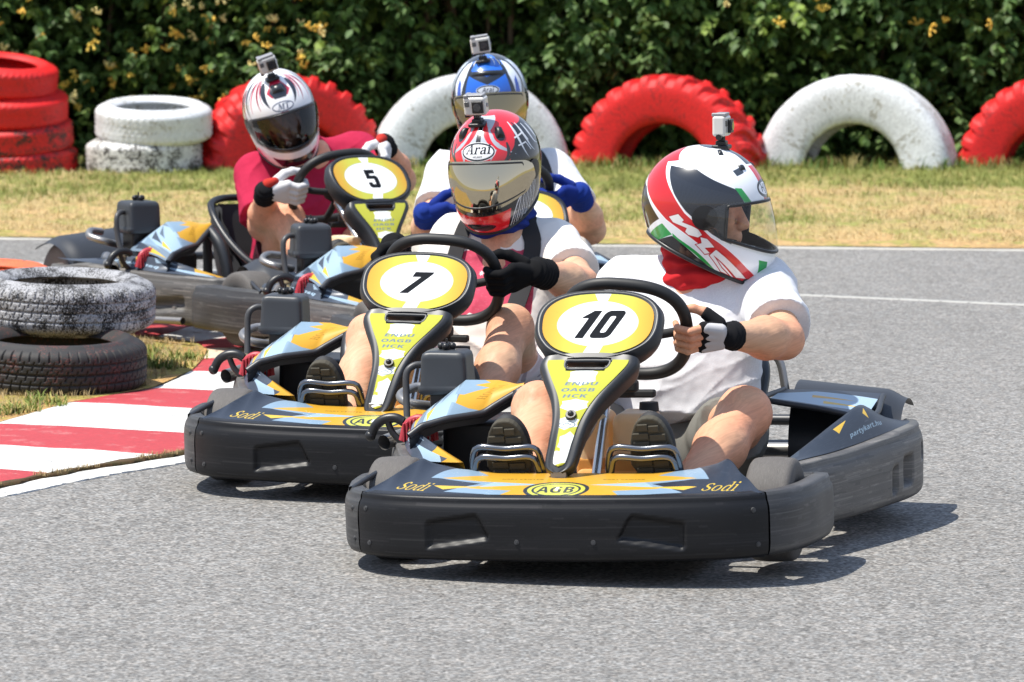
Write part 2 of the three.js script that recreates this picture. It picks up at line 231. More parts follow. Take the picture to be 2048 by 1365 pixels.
// ───────────── tyres ─────────────
// profile sampled by t 0..1 from inner bead (top) round the tread to the other bead; axis = y
function tyreGeo({ R: Ro, w, hole, bulge = 0.012, nu = 180, nv = 44, tread, sq = 0 }) {
  const h = w / 2, prof = [[hole, h * 0.72], [hole + 0.012, h * 0.86], [lerp(hole, Ro, 0.45), h + bulge * 0.4], [Ro - 0.035 - sq * 0.03, h * (0.93 + sq * 0.09)], [Ro - 0.012 - sq * 0.006, h * (0.80 + sq * 0.13)], [Ro, h * (0.62 + sq * 0.18)], [Ro + 0.002, 0], [Ro, -h * (0.62 + sq * 0.18)], [Ro - 0.012 - sq * 0.006, -h * (0.80 + sq * 0.13)], [Ro - 0.035 - sq * 0.03, -h * (0.93 + sq * 0.09)], [lerp(hole, Ro, 0.45), -h - bulge * 0.4], [hole + 0.012, -h * 0.86], [hole, -h * 0.72]];
  const s = spline2(prof);
  const inner = spline2([[hole, -h * 0.72], [hole + 0.03, -h * 0.6], [Ro - 0.03, -h * 0.5], [Ro - 0.022, 0], [Ro - 0.03, h * 0.5], [hole + 0.03, h * 0.6], [hole, h * 0.72]]);
  const pr = (t) => (t < 0.8 ? s.at(t / 0.8) : inner.at((t - 0.8) / 0.2));
  const g = grid(nu, nv, (u, v) => { const a = u * Math.PI * 2; let [r, y] = pr(v); if (v < 0.8 && tread) { const d = tread(a, y, r, Ro, h); r += d; } return [Math.cos(a) * r, y, Math.sin(a) * r]; }, (u, v) => [u * 3, v]);
  return weldSeam(g, nu, nv, true);
}
const onTread = (r, Ro) => sstep(Ro - 0.03, Ro - 0.012, r);
const fract = (x) => x - Math.floor(x);
// car tread: ribs with slanted cuts
const carTread = (a, y, r, Ro, h) => { const m = onTread(r, Ro); if (!m) return 0; const q = y / h; let d = 0; for (const c of [-0.42, -0.14, 0.14, 0.42]) d = Math.max(d, 1 - sstep(0.02, 0.055, Math.abs(q - c))); const k = 54, sl = Math.abs(q) > 0.42 ? 0.0 : q * 0.9; const f = fract((a / 6.283) * k + sl * 1.2 + Math.floor((q + 1) * 3.55) * 0.31); d = Math.max(d, (1 - sstep(0.06, 0.13, Math.min(f, 1 - f))) * 0.9); return -0.008 * d * m; };
const roadTread = (a, y, r, Ro, h) => { const m = onTread(r, Ro); if (!m) return 0; const q = y / h; let d = 0; for (const c of [-0.40, -0.02, 0.36]) d = Math.max(d, 1 - sstep(0.018, 0.042, Math.abs(q - c))); const sh = Math.abs(q) > 0.5, k = 58, f = fract((a / 6.283) * k + (sh ? 0 : q * 0.75 + Math.floor((q + 1) * 2.6) * 0.37)); d = Math.max(d, (1 - sstep(0.04, 0.085, Math.min(f, 1 - f))) * (sh ? 1 : 0.85)); return -0.0075 * d * m; };
const lugTread = (a, y, r, Ro, h) => { const m = sstep(Ro - 0.07, Ro - 0.025, r); if (!m) return 0; const q = y / h, k = 30, f = fract((a / 6.283) * k + Math.abs(q) * 0.55 + (q > 0 ? 0.5 : 0)); const cut = 1 - sstep(0.20, 0.27, Math.abs(f - 0.5) ); return -0.022 * (1 - cut) * m * sstep(0.12, 0.25, Math.abs(q) + 0.1); };
const ribTread = (a, y, r, Ro, h) => { const m = onTread(r, Ro), q = y / h; let d = 0; for (const c of [-0.45, -0.15, 0.15, 0.45]) d = Math.max(d, 1 - sstep(0.02, 0.05, Math.abs(q - c))); return -0.006 * d * m + 0.003 * nz(a * 9, y * 20); };

function wearTex(seed, base, over, amount, n = 512, streak = 1) { // patches of paint (over) left on base
  const q0 = n / 512, a = tileNoise(n, 64 * q0, seed), b = tileNoise(n, 14, seed + 1), c = tileNoise(n, 160 * q0, seed + 2), r = rng(seed);
  return dataTex(n, (i, j) => { const q = 0.4 * a(i * streak, j) + 0.33 * b(i, j) + 0.27 * c(i, j), k = sstep(amount - 0.05, amount + 0.05, q), s = 1 + (c(i + 7, j) - 0.5) * 0.22 + (r() - 0.5) * 0.1; return [0, 1, 2].map((m) => lerp(over[m], base[m], k) * s); });
}
const rubber = [0.15, 0.145, 0.145];
const tyreMats = {
  red: std([0.95, 0.95, 0.95], 0.62, { map: wearTex(41, [0.66, 0.10, 0.10], [0.83, 0.085, 0.085], 0.66) }),
  redPatchy: std([0.95, 0.95, 0.95], 0.6, { map: wearTex(45, [0.26, 0.12, 0.10], [0.80, 0.09, 0.09], 0.56) }),  // red broken by dark brown patches, for the two lowest tyres of the stack
  white: std([0.95, 0.95, 0.95], 0.6, { map: wearTex(51, [0.66, 0.65, 0.62], [0.84, 0.85, 0.86], 0.68) }),
  whiteDirty: std([0.95, 0.95, 0.95], 0.6, { map: wearTex(53, [0.30, 0.29, 0.28], [0.82, 0.82, 0.81], 0.55) }),
  whiteChipped: std([1, 1, 1], 0.7, { map: wearTex(57, rubber, [0.62, 0.62, 0.63], 0.53, 1024, 2) }),
  black: std([1, 1, 1], 0.7, { map: wearTex(61, rubber, [0.33, 0.19, 0.17], 0.33, 1024) }),
  orange: std([1, 1, 1], 0.6, { map: wearTex(71, [0.55, 0.30, 0.22], [0.82, 0.37, 0.20], 0.66) }),
};
const carGeo = memo('car', () => tyreGeo({ R: 0.298, w: 0.168, hole: 0.188, nu: 800, nv: 150, tread: roadTread }));
const carGeoLow = memo('carlow', () => tyreGeo({ R: 0.295, w: 0.185, hole: 0.185, nu: 160, nv: 40, tread: (a, y, r, Ro, h) => carTread(a, y, r, Ro, h) * 0.7 }));
function tyre(label, mat, geo, p, rot, group, flat = 1) {
  const o = setup(new THREE.Mesh(geo, mat)); o.name = numbered('tyre'); o.userData = { label, category: 'tyre' }; if (group) o.userData.group = group;
  o.position.set(...p); o.rotation.set(...rot); o.scale.y = flat; scene.add(o); return o;
}
tyre('dark worn tyre with reddish rim edge lying on dry soil under chipped white tyre', tyreMats.black, carGeo, [-1.49, 0.088, -17.15], [R(3), 0.3, R(-1.5)]);
tyre('black tyre with chipped white paint stacked on top beside the kerb', tyreMats.whiteChipped, carGeo, [-1.487, 0.245, -17.55], [R(5), 1.1, R(-3.5)]);
tyre('faded orange tyre lower in the stack behind the chipped white tyre', tyreMats.orange, carGeoLow, [-1.87, 0.082, -18.12], [0, 0.2, 0], undefined, 0.84);
tyre('faded orange tyre topmost behind the chipped white tyre', tyreMats.orange, carGeoLow, [-1.86, 0.240, -18.12], [R(1), 0.9, R(-1)], undefined, 0.84);
{
  const g = 'red painted tyres stacked by the hedge', X = -2.60, Z = -26.75;
  tyre('dark patchy red tyre at the foot of the red stack', tyreMats.redPatchy, carGeoLow, [X + 0.11, 0.062, Z], [R(2), 0, R(3)], g, 0.86);
  tyre('lowest bright red tyre with dark scuffed patch in the stack', tyreMats.redPatchy, carGeoLow, [X + 0.085, 0.205, Z], [R(3), 1, R(4.5)], g, 0.86);
  tyre('red tyre second from the top of the red stack', tyreMats.red, carGeoLow, [X + 0.06, 0.355, Z], [R(4), 2, R(5)], g, 0.86);
  tyre('topmost red tyre of the stack by the hedge', tyreMats.red, carGeoLow, [X + 0.01, 0.505, Z - 0.01], [R(6), 3, R(6)], g, 0.86);
  tyre('dirty white tyre lying on grass under a cleaner white tyre', tyreMats.whiteDirty, carGeoLow, [-1.86, 0.098, -26.72], [0, 0.5, R(1)]);
  tyre('clean white tyre with pinkish side on top of a dirty white tyre', tyreMats.white, carGeoLow, [-1.81, 0.275, -26.72], [R(3.5), 1.9, R(2.5)]);
}
{ // half-sunk lorry tyres in a row, axis roughly towards the track
  const lug = tyreGeo({ R: 0.50, w: 0.30, hole: 0.255, bulge: 0.0, sq: 1, nu: 420, nv: 64, tread: lugTread }), rib = tyreGeo({ R: 0.50, w: 0.32, hole: 0.255, bulge: 0.0, sq: 1, nu: 200, nv: 60, tread: ribTread });
  const g = 'half buried lorry tyres along the hedge';
  const row = [['red half buried lorry tyre behind the driver in the crimson shirt', 'red', lug, -1.14, -27.0, 26], ['white half buried lorry tyre behind the driver with the blue helmet', 'white', rib, -0.22, -27.1, 8], ['red half buried lorry tyre behind the white red and green helmet', 'red', lug, 0.80, -27.0, -21], ['white half buried lorry tyre at the right of the row', 'white', rib, 1.76, -26.95, -17], ['red half buried lorry tyre cut off by the right edge of the photo', 'red', lug, 2.78, -26.95, -14]];
  for (const [lab, m, ge, x, z, yaw] of row) { const o = tyre(lab, tyreMats[m], ge, [x, -0.005, z], [0, 0, 0], g); o.rotation.set(R(90) - R(4), 0, R(0), 'YXZ'); o.rotation.y = R(yaw); }
}

// ───────────── hedge ─────────────
function leafGeo(l, w) { // folded pointed oval
  const P = [0, 0, 0, w * 0.8, 0.12 * w, l * 0.3, w * 0.85, 0.10 * w, l * 0.6, 0, -0.08 * l, l, -w * 0.85, 0.10 * w, l * 0.6, -w * 0.8, 0.12 * w, l * 0.3, 0, -0.03 * l, l * 0.45];
  const g = new THREE.BufferGeometry(); g.setAttribute('position', new THREE.Float32BufferAttribute(P, 3)); g.setAttribute('uv', new THREE.Float32BufferAttribute(new Array(14).fill(0), 2)); g.setIndex([0, 1, 6, 1, 2, 6, 2, 3, 6, 3, 4, 6, 4, 5, 6, 5, 0, 6]); g.computeVertexNormals(); return g;
}
const hedgeLeaf = phys([1, 1, 1], 0.6, { transmission: 0.38, thickness: 0, specularIntensity: 0.6 });
const stemMat = std([0.10, 0.07, 0.04], 0.9);
const blossomMats = [std([0.85, 0.60, 0.10], 0.7), std([0.86, 0.72, 0.30], 0.7), std([0.82, 0.52, 0.08], 0.7)];
const blossomGeo = (() => { const gs = [], r = rng(4); for (let i = 0; i < 7; i++) { const a = r() * 6.28, e = r() * 1.2 - 0.1, l = 0.022 + r() * 0.014, d = [Math.cos(a) * Math.cos(e), Math.sin(e), Math.sin(a) * Math.cos(e)], t = d.map((q) => q * l); gs.push(cyl([0, 0, 0], t, 0.002, 0.0035, 6), cyl(t, [t[0] * 1.35 + 0.006, t[1] * 1.35 - 0.004, t[2] * 1.35], 0.0045, 0.0075, 5)); } return merge(gs); })();
function bush(name, label, x0, x1, seed, opt) {
  const o = thing(name, label, 'hedge', 'hedge along the far side of the track'); o.position.set((x0 + x1) / 2, 0, -27.75);
  const r = rng(seed), spots = [], w = (x1 - x0) / 2, H = 2.3;
  const front = (x, y) => 0.12 + 0.5 * fbm((x + o.position.x) * 1.1, y * 1.3, seed) + 0.3 * fbm((x + o.position.x) * 3, y * 3, seed + 3) - 0.12 * sstep(0.25, 0, y) + 0.05;
  const n = opt.n * (x1 - x0);
  const tips = [];
  for (let i = 0; i < n; i++) {
    const x = lerp(-w - 0.08, w + 0.08, r()), y = 0.02 + r() ** 1.25 * H, dep = r() < 0.10 ? -0.05 - r() * 0.16 : r() < 0.4 ? r() * 0.12 : r() * 0.8, z = front(x, y) - dep;
    const m = 5 + ((r() * 7) | 0), bx = (r() - 0.5) * 0.9, by = opt.droop + (r() - 0.3) * 0.9, bz = 0.45 + r() * 0.5, bl = 0.10 + r() * 0.16, young = r() < opt.young && dep < 0.06;
    if (dep < 0.08) tips.push([x + bx * bl, y + by * bl, z + bz * bl]);
    for (let k = 0; k < m; k++) {
      const t = k / m, px = x + bx * bl * t, py = y + by * bl * t - t * t * 0.03, pz = z + bz * bl * t, b = 0.6 + r() * 0.7, yel = young ? 0.5 + r() * 0.5 : r() * 0.3;
      spots.push([px, py, pz, (k % 2 ? 0.85 : -0.85) + Math.atan2(bx, bz) * 0.6 + (r() - 0.5) * 1.3, (0.6 + r() * 0.75) * (1 - t * 0.3) * opt.size * (1 + Math.max(0, dep) * 1.1), [lerp(0.072, 0.25, yel) * b, lerp(0.155, 0.35, yel) * b, lerp(0.03, 0.05, yel) * b], 0.15 + r() * 0.95, (r() - 0.5) * 1.0]);
    }
  }
  scatter('foliage', '', '', leafGeo(0.062, 0.021), hedgeLeaf, spots, o);
  const back = []; for (let i = 0; i < 2600 * (x1 - x0); i++) { const b = 0.5 + r() * 0.6; back.push([lerp(-w, w, r()), r() * 1.7, -0.35 - r() * 0.9, r() * 6.28, 2 + r() * 1.5, [0.072 * b, 0.155 * b, 0.03 * b], 0.2 + r() * 1.3, (r() - 0.5)]); }
  scatter('inner_foliage', '', '', leafGeo(0.062, 0.021), hedgeLeaf, back, o);
  const stems = []; for (let i = 0; i < 16; i++) { const x = lerp(-w, w, r()), z = -0.1 - r() * 0.3, a = (r() - 0.5) * 0.5; stems.push(tube([[x, -0.05, z], [x + a * 0.4, 0.6, z + 0.1], [x + a, 1.3, z + 0.05], [x + a * 1.3, 2, z]], 0.012 + r() * 0.01, 10, 6)); }
  for (const g of stems) part(o, 'stem', g, stemMat);
  for (let i = 0; i < opt.flowers; i++) { let t, g = 0; do { t = tips[(r() * tips.length) | 0]; } while (g++ < 40 && (t[1] > 1.02 || t[1] < opt.fmin || Math.abs(t[0]) > w || Math.abs(t[0] + o.position.x) > 4)); const f = part(o, 'blossom', blossomGeo, blossomMats[(r() * 3) | 0]); f.position.set(t[0], t[1], t[2] + 0.05); f.rotation.set(r() * 6, r() * 6, r() * 6); f.scale.setScalar(0.65 + r() * 0.5); }
  return o;
}
bush('honeysuckle_hedge', 'leafy hedge full of orange yellow blossom behind the red and white tyre stacks', -6.2, -0.95, 101, { n: 1600, droop: 0.1, young: 0.24, size: 0.95, flowers: 170, fmin: 0.3 });
bush('honeysuckle_hedge', 'dark green hedge without blossom behind the two middle drivers', -0.95, 0.75, 102, { n: 1600, droop: -0.45, young: 0.12, size: 1.05, flowers: 0, fmin: 0 });
bush('honeysuckle_hedge', 'dark hedge with few pale yellow blossoms behind the right hand lorry tyres', 0.75, 6.2, 103, { n: 1600, droop: -0.35, young: 0.16, size: 1.05, flowers: 34, fmin: 0.72 });
{ // weeds and long grass at the foot of the tyres
  const r = rng(303), S = [], T = [];
  for (let i = 0; i < 1100; i++) { const x = lerp(-3.2, 3.4, r()), z = -26.62 - r() * 0.5, b = 0.6 + r() * 0.7; (r() < 0.5 ? S : T).push([x, 0.02, z, r() * 6.28, 0.6 + r() * 1.4, r() < 0.55 ? [0.08 * b, 0.15 * b, 0.025 * b] : [0.26 * b, 0.22 * b, 0.08 * b]]); }
  scatter('long_grass', 'long grass and weeds growing at the foot of the half buried tyres', 'grass', bladeTuft(6, 0.055, 0.002, 0.04, 9), leafMat, S.concat(T));
}
// ───────────── kart materials and prints ─────────────
function scuff(seed, base, light, n, soft) {
  return canvasTex(1024, 512, (x, w, h) => {
    const r = rng(seed); x.fillStyle = `rgb(${base})`; x.fillRect(0, 0, w, h);
    for (let i = 0; i < n; i++) { const X = r() * w, Y = r() * h, l = 20 + r() ** 3 * 330, t = 0.6 + r() ** 4 * 7, a = soft * (0.25 + r() * 0.75), up = r() < 0.74, dy = (r() - 0.5) * 9; x.strokeStyle = up ? `rgba(${light},${a})` : `rgba(12,12,14,${a * 0.8})`; x.lineWidth = t; for (const ox of [0, -w]) { x.beginPath(); x.moveTo(X + ox, Y); x.bezierCurveTo(X + ox + l * 0.3, Y + dy, X + ox + l * 0.6, Y - dy * 0.4, X + ox + l, Y + dy * 0.6); x.stroke(); } }
    for (let i = 0; i < n * 2; i++) { x.fillStyle = `rgba(${light},${soft * r()})`; x.fillRect(r() * w, r() * h, 1 + r() * 3, 1 + r() * 1.5); }
  });
}
const scA = scuff(3, '25,25,27', '128,125,122', 800, 0.15), scB = scuff(5, '84,82,80', '176,168,158', 1900, 0.26), scC = scuff(8, '42,44,48', '100,100,102', 160, 0.12);
const M = {
  bumper: phys([0.9, 0.9, 0.9], 0.42, { map: scA, bumpMap: scA, bumpScale: 0.0015, specularIntensity: 0.6 }),
  scuffed: std([1, 1, 1], 0.5, { map: scB, bumpMap: scB, bumpScale: 0.002 }),
  endcap: std([1, 1, 1], 0.48, { map: memo('scD', () => scuff(13, '52,52,53', '150,145,140', 1500, 0.2)) }),
  plastic: std([1, 1, 1], 0.42, { map: scC }),
  rubber: std([0.05, 0.05, 0.052], 0.45), black: std([0.012, 0.012, 0.013], 0.4), matte: std([0.016, 0.016, 0.017], 0.75), grip: std([0.013, 0.013, 0.013], 0.55),
  airbox: phys([0.035, 0.039, 0.045], 0.42), chrome: std([0.62, 0.60, 0.57], 0.22, { metalness: 0.95 }), steel: std([0.32, 0.31, 0.30], 0.42, { metalness: 0.85 }), pedal: std([0.18, 0.19, 0.21], 0.2, { metalness: 0.9 }),
  brass: std([0.42, 0.34, 0.2], 0.45, { metalness: 0.8 }), redPlastic: std([0.42, 0.035, 0.05], 0.45), tank: phys([0.90, 0.70, 0.42], 0.8, { transmission: 0.5, thickness: 0 }), fuel: phys([0.88, 0.46, 0.09], 0.8, { transmission: 0.5, thickness: 0 }), tyre: std([1, 1, 1], 0.75, { map: canvasTex(256, 256, (x) => { const r = rng(2); x.fillStyle = '#56524f'; x.fillRect(0, 0, 256, 256); for (let i = 0; i < 2600; i++) { const q = 50 + r() * 75; x.fillStyle = `rgba(${q},${q * 0.97},${q * 0.94},0.25)`; x.fillRect(r() * 256, r() * 256, 2 + r() * 26, 1 + r()); } }) }),
  rim: std([0.30, 0.30, 0.30], 0.45, { metalness: 0.6 }), white: std([0.75, 0.75, 0.74], 0.5), silver: std([0.50, 0.50, 0.49], 0.35, { metalness: 0.5 }),
};
const YEL = '#cb9a30', YEL2 = '#d2ac3c', BLU = '#7f97ab', BLU2 = '#98b0c3', NAV = '#2a303b', LIM = '#bcbd4b';
function decal(tex, rough = 0.4) { return phys([0.95, 0.95, 0.95], rough, { map: tex, clearcoat: rough > 0.7 ? 0 : 0.1, clearcoatRoughness: 0.3, specularIntensity: rough > 0.7 ? 0.25 : 0.5 }); }
function grime(x, w, h, seed, n = 500, a = 0.12) { const r = rng(seed); for (let i = 0; i < n; i++) { const q = r() < 0.6 ? 40 : 210; x.strokeStyle = `rgba(${q},${q},${q},${a * r()})`; x.lineWidth = 0.6 + r() * 1.6; const X = r() * w, Y = r() * h; x.beginPath(); x.moveTo(X, Y); x.lineTo(X + (r() - 0.3) * 60, Y + (r() - 0.5) * 14); x.stroke(); } }
function script(x, s, px, py, size, col, rot = 0) { x.save(); x.translate(px, py); x.rotate(rot); x.transform(1, 0, -0.35, 1, 0, 0); x.fillStyle = col; x.font = `italic ${size}px serif`; x.textAlign = 'center'; x.fillText(s, 0, 0); x.restore(); }
const noseTex = canvasTex(1024, 400, (x, w, h) => { // u: x -0.5..0.5, bottom = front
  x.fillStyle = NAV; x.fillRect(0, 0, w, h);
  poly(x, [[215, 0], [160, 180], [300, 230], [215, 300], [330, 330], [240, 400], [800, 400], [720, 330], [830, 300], [740, 230], [880, 180], [820, 0]], BLU);
  poly(x, [[230, 0], [300, 120], [190, 185], [350, 215], [270, 275], [390, 300], [330, 400], [705, 400], [650, 300], [770, 275], [690, 215], [850, 185], [740, 120], [800, 0]], YEL);
  poly(x, [[180, 250], [300, 262], [210, 282]], YEL2); poly(x, [[860, 250], [740, 262], [830, 282]], YEL2);
  poly(x, [[330, 210], [470, 240], [300, 262]], BLU2); poly(x, [[720, 210], [580, 240], [750, 262]], BLU2);
  x.font = 'bold 17px sans-serif'; x.fillStyle = 'rgba(70,60,30,.75)'; x.textAlign = 'center'; x.fillText('KART CENTER', 398, 178); x.fillText('KART CENTER', 660, 178);
  // oval badge
  x.fillStyle = NAV; x.beginPath(); x.ellipse(505, 290, 84, 84, 0, 0, 7); x.fill(); x.fillStyle = LIM; x.beginPath(); x.ellipse(505, 290, 74, 72, 0, 0, 7); x.fill(); x.strokeStyle = NAV; x.lineWidth = 6; x.beginPath(); x.ellipse(505, 290, 60, 58, 0, 0, 7); x.stroke();
  x.save(); x.translate(505, 320); x.scale(1, 1.7); x.font = 'bold 48px sans-serif'; x.fillStyle = '#23272e'; x.fillText('AGB', 0, 0); x.fillStyle = '#dfe9ee'; x.fillRect(-3, -32, 8, 20); x.restore();
  for (const [p, rt] of [[118, 0.25], [912, -0.12]]) { x.save(); x.translate(p, 265); x.scale(1, 1.9); script(x, 'Sodi', 0, 0, 42, '#c9a93a', rt); x.restore(); }
  grime(x, w, h, 6, 900, 0.14);
});
const podTex = canvasTex(1024, 256, (x, w, h) => { // u along length from front, v up to ridge
  x.fillStyle = '#454d5a'; x.fillRect(0, 0, w, h);
  poly(x, [[0, 0], [240, 0], [160, 110], [60, 60], [0, 120]], YEL); poly(x, [[0, 120], [110, 80], [330, 150], [200, 170], [0, 210]], BLU2); poly(x, [[300, 60], [470, 20], [390, 120]], BLU2);
  poly(x, [[520, 40], [590, 30], [500, 150]], YEL2); poly(x, [[640, 40], [690, 30], [640, 110]], YEL2); poly(x, [[760, 0], [850, 0], [740, 130]], YEL2); poly(x, [[850, 60], [1024, 20], [1024, 90], [900, 120]], BLU);
  x.save(); x.translate(500, 190); x.rotate(-0.05); x.font = 'italic bold 56px sans-serif'; x.fillStyle = '#a9c4d8'; x.textAlign = 'center'; x.fillText('partykart.hu', 0, 0); x.restore(); grime(x, w, h, 9, 900, 0.16);
});
const podTexR = canvasTex(1024, 256, (x, w, h) => { x.fillStyle = '#2c323c'; x.fillRect(0, 0, w, h); poly(x, [[0, 0], [120, 0], [60, 110], [0, 90]], '#3a4450'); poly(x, [[330, 60], [420, 60], [340, 130]], YEL2); poly(x, [[560, 90], [600, 50], [580, 140]], YEL2); poly(x, [[880, 10], [980, 0], [900, 60]], '#9a9430'); x.save(); x.translate(520, 200); x.font = 'italic bold 44px sans-serif'; x.fillStyle = 'rgba(150,175,192,.75)'; x.textAlign = 'center'; x.fillText('partykart.hu', 0, 0); x.restore(); grime(x, w, h, 19, 1300, 0.2); });
const coverTex = canvasTex(512, 512, (x, w, h) => { // u: outer edge -> inner edge, v: bottom = front
  x.fillStyle = '#6f7f8f'; x.fillRect(0, 0, w, h); x.fillStyle = BLU2; poly(x, [[60, 0], [190, 0], [250, 512], [90, 512]], BLU2);
  for (let i = 0; i < 4; i++) poly(x, [[20 + i * 42, 60 + i * 20], [66 + i * 42, 20], [20 + i * 40, 430 - i * 60]], ['#3e4654', BLU, '#4b5563', '#5c6b7b'][i]);
  poly(x, [[10, 250], [50, 190], [24, 480]], YEL2); poly(x, [[90, 330], [120, 260], [108, 470]], YEL2);
  x.fillStyle = YEL; x.fillRect(228, 0, 284, 512); x.fillStyle = BLU; poly(x, [[205, 0], [300, 0], [335, 60], [275, 110], [350, 170], [250, 260], [205, 240]], BLU); poly(x, [[205, 330], [300, 430], [420, 512], [205, 512]], BLU);
  x.save(); x.translate(395, 235); x.rotate(-1.25); x.font = 'bold 62px serif'; x.fillStyle = 'rgba(150,110,30,.75)'; x.textAlign = 'center'; x.fillText('HONDA', 0, 0); x.restore(); grime(x, w, h, 12, 700, 0.15);
});
const fenderTex = canvasTex(512, 512, (x, w, h) => { x.fillStyle = BLU2; x.fillRect(0, 0, w, h); poly(x, [[0, 0], [512, 0], [512, 130], [180, 60], [0, 180]], NAV); poly(x, [[180, 180], [420, 240], [190, 260]], YEL); poly(x, [[260, 330], [480, 360], [270, 400]], YEL2); poly(x, [[0, 420], [260, 460], [512, 430], [512, 512], [0, 512]], '#56616f'); grime(x, w, h, 15, 600, 0.15); });
function plateTex(num) {
  return canvasTex(512, 360, (x, w, h) => {
    const g = x.createLinearGradient(0, 0, w, 0); g.addColorStop(0, '#cb9840'); g.addColorStop(0.3, '#bfc052'); g.addColorStop(0.72, '#bfc052'); g.addColorStop(1, '#cb9840'); x.fillStyle = g; x.fillRect(0, 0, w, h);
    poly(x, [[225, 0], [300, 0], [282, 60], [250, 60]], '#eef3f4'); poly(x, [[214, 360], [288, 360], [300, 300], [230, 300]], '#eef3f4');
    x.fillStyle = '#f6f7f8'; x.beginPath(); x.ellipse(256, 178, 186, 132, 0, 0, 7); x.fill(); x.strokeStyle = '#b9cbd2'; x.lineWidth = 5; x.stroke();
    x.fillStyle = '#10141b'; x.save(); x.translate(256, 182);
    if (num === '5') { x.translate(10, 0); x.fillRect(-40, -78, 74, 34); x.fillRect(-40, -78, 32, 80); x.fillRect(-40, -28, 74, 30); poly(x, [[4, -28], [28, -28], [44, -14], [44, 62], [30, 78], [-26, 78], [-40, 64], [-40, 30], [-10, 30], [-10, 46], [12, 46], [12, 2], [4, 2]], '#10141b'); }
    else if (num === '7') { x.transform(1, 0, -0.62, 1, 0, 0); poly(x, [[-58, -70], [42, -70], [42, -52], [12, 74], [-34, 74], [-4, -36], [-50, -36]], '#10141b'); }
    else if (num === '10') { x.transform(1, 0, -0.45, 1, 0, 0); poly(x, [[-92, -44], [-58, -82], [-22, -82], [-22, 84], [-62, 84], [-62, -36], [-92, -36]], '#10141b'); x.beginPath(); x.roundRect(0, -82, 96, 166, 26); x.roundRect(36, -48, 26, 98, 8); x.fill('evenodd'); }
    x.restore(); grime(x, w, h, 20 + num.length, 160, 0.08);
  }, { clamp: true });
}
const tongueTex = canvasTex(256, 768, (x, w, h) => {
  x.fillStyle = LIM; x.fillRect(0, 0, w, h); const r = rng(31);
  for (const [cx, cy, rx, ry] of [[128, 130, 46, 70], [128, 330, 44, 34], [118, 470, 40, 50], [140, 600, 30, 70], [110, 710, 60, 50], [150, 660, 30, 60]]) { x.fillStyle = '#eef2ee'; x.beginPath(); for (let i = 0; i < 12; i++) { const a = (i / 12) * 6.283, k = i % 2 ? 1 : 0.78; x.lineTo(cx + Math.cos(a) * rx * k * 1.2, cy + Math.sin(a) * ry * k); } x.fill(); }
  poly(x, [[128, 318], [178, 356], [128, 396], [78, 356]], '#f2f4f2');
  x.textAlign = 'center'; x.fillStyle = '#6f8195'; x.save(); x.transform(1, 0, -0.12, 1, 22, 0); x.font = 'bold 42px sans-serif'; x.scale(1.02, 0.82); x.fillText('ENDU', 128, 238); x.fillText('OAGB', 128, 294); x.fillText('HCK', 128, 350); x.restore();
  x.fillStyle = '#6d7a86'; x.font = 'bold 15px sans-serif'; x.fillText('WHARE', 122, 452); x.strokeStyle = '#7f8d99'; x.lineWidth = 5; x.beginPath(); x.ellipse(122, 484, 28, 22, 0, 0, 7); x.stroke(); x.lineWidth = 4; x.beginPath(); x.moveTo(104, 490); x.lineTo(122, 470); x.lineTo(140, 490); x.moveTo(108, 480); x.lineTo(136, 480); x.stroke();
  grime(x, w, h, 33, 200, 0.1);
}, { clamp: true });

// ───────────── kart geometry (x = driver's left, z = forward, y = up) ─────────────
function sweep(path, nU, prof, nV, { yb = () => 0, yt = () => 1, disp, flip = 1, u0 = 0, u1 = 1 } = {}) {
  const s = spline2(path), pr = spline2([...prof, prof[0]]);
  return weldVClosed(grid(nV, nU, (v, uu) => { const u = lerp(u0, u1, uu), [x, z] = s.at(u), [tx, tz] = s.tan(u); let [n, y] = pr.at(v); y = lerp(yb(u, z), yt(u, z), y); const d = disp ? disp(x, y, z, v, u) : 0; n += d; return [flip * (x - tz * n), y, z + tx * n]; }, (v, uu, p) => [lerp(u0, u1, uu) * s.len, p[1] / 0.5]), nV, nU);
}
const weldVClosed = (g, nu, nv) => weldSeam(g, nu, nv);
const bandProf = [[-0.045, 0.02], [-0.012, 0.0], [-0.001, 0.06], [0.004, 0.40], [0.003, 0.74], [-0.002, 0.84], [-0.007, 0.885], [-0.006, 0.93], [-0.014, 0.985], [-0.028, 1.0], [-0.042, 0.98], [-0.05, 0.80], [-0.05, 0.2]];
const noseHalf = [[0, 0.955], [0.18, 0.948], [0.34, 0.922], [0.46, 0.880], [0.545, 0.800], [0.592, 0.66], [0.605, 0.52], [0.606, 0.42], [0.592, 0.355], [0.555, 0.325], [0.52, 0.33]];
const nosePath = [...noseHalf.slice(1).reverse().map(([x, z]) => [-x, z]), ...noseHalf];
const podPath = [[0.46, 0.372], [0.505, 0.352], [0.530, 0.31], [0.552, 0.245], [0.598, 0.11], [0.658, -0.10], [0.702, -0.30], [0.712, -0.43], [0.690, -0.515], [0.630, -0.56], [0.56, -0.575]];
const inQuad = (px, py, x0, y0, x1, y1, e) => sstep(x0, x0 + e, px) * sstep(x1, x1 - e, px) * sstep(y0, y0 + e, py) * sstep(y1, y1 - e, py);
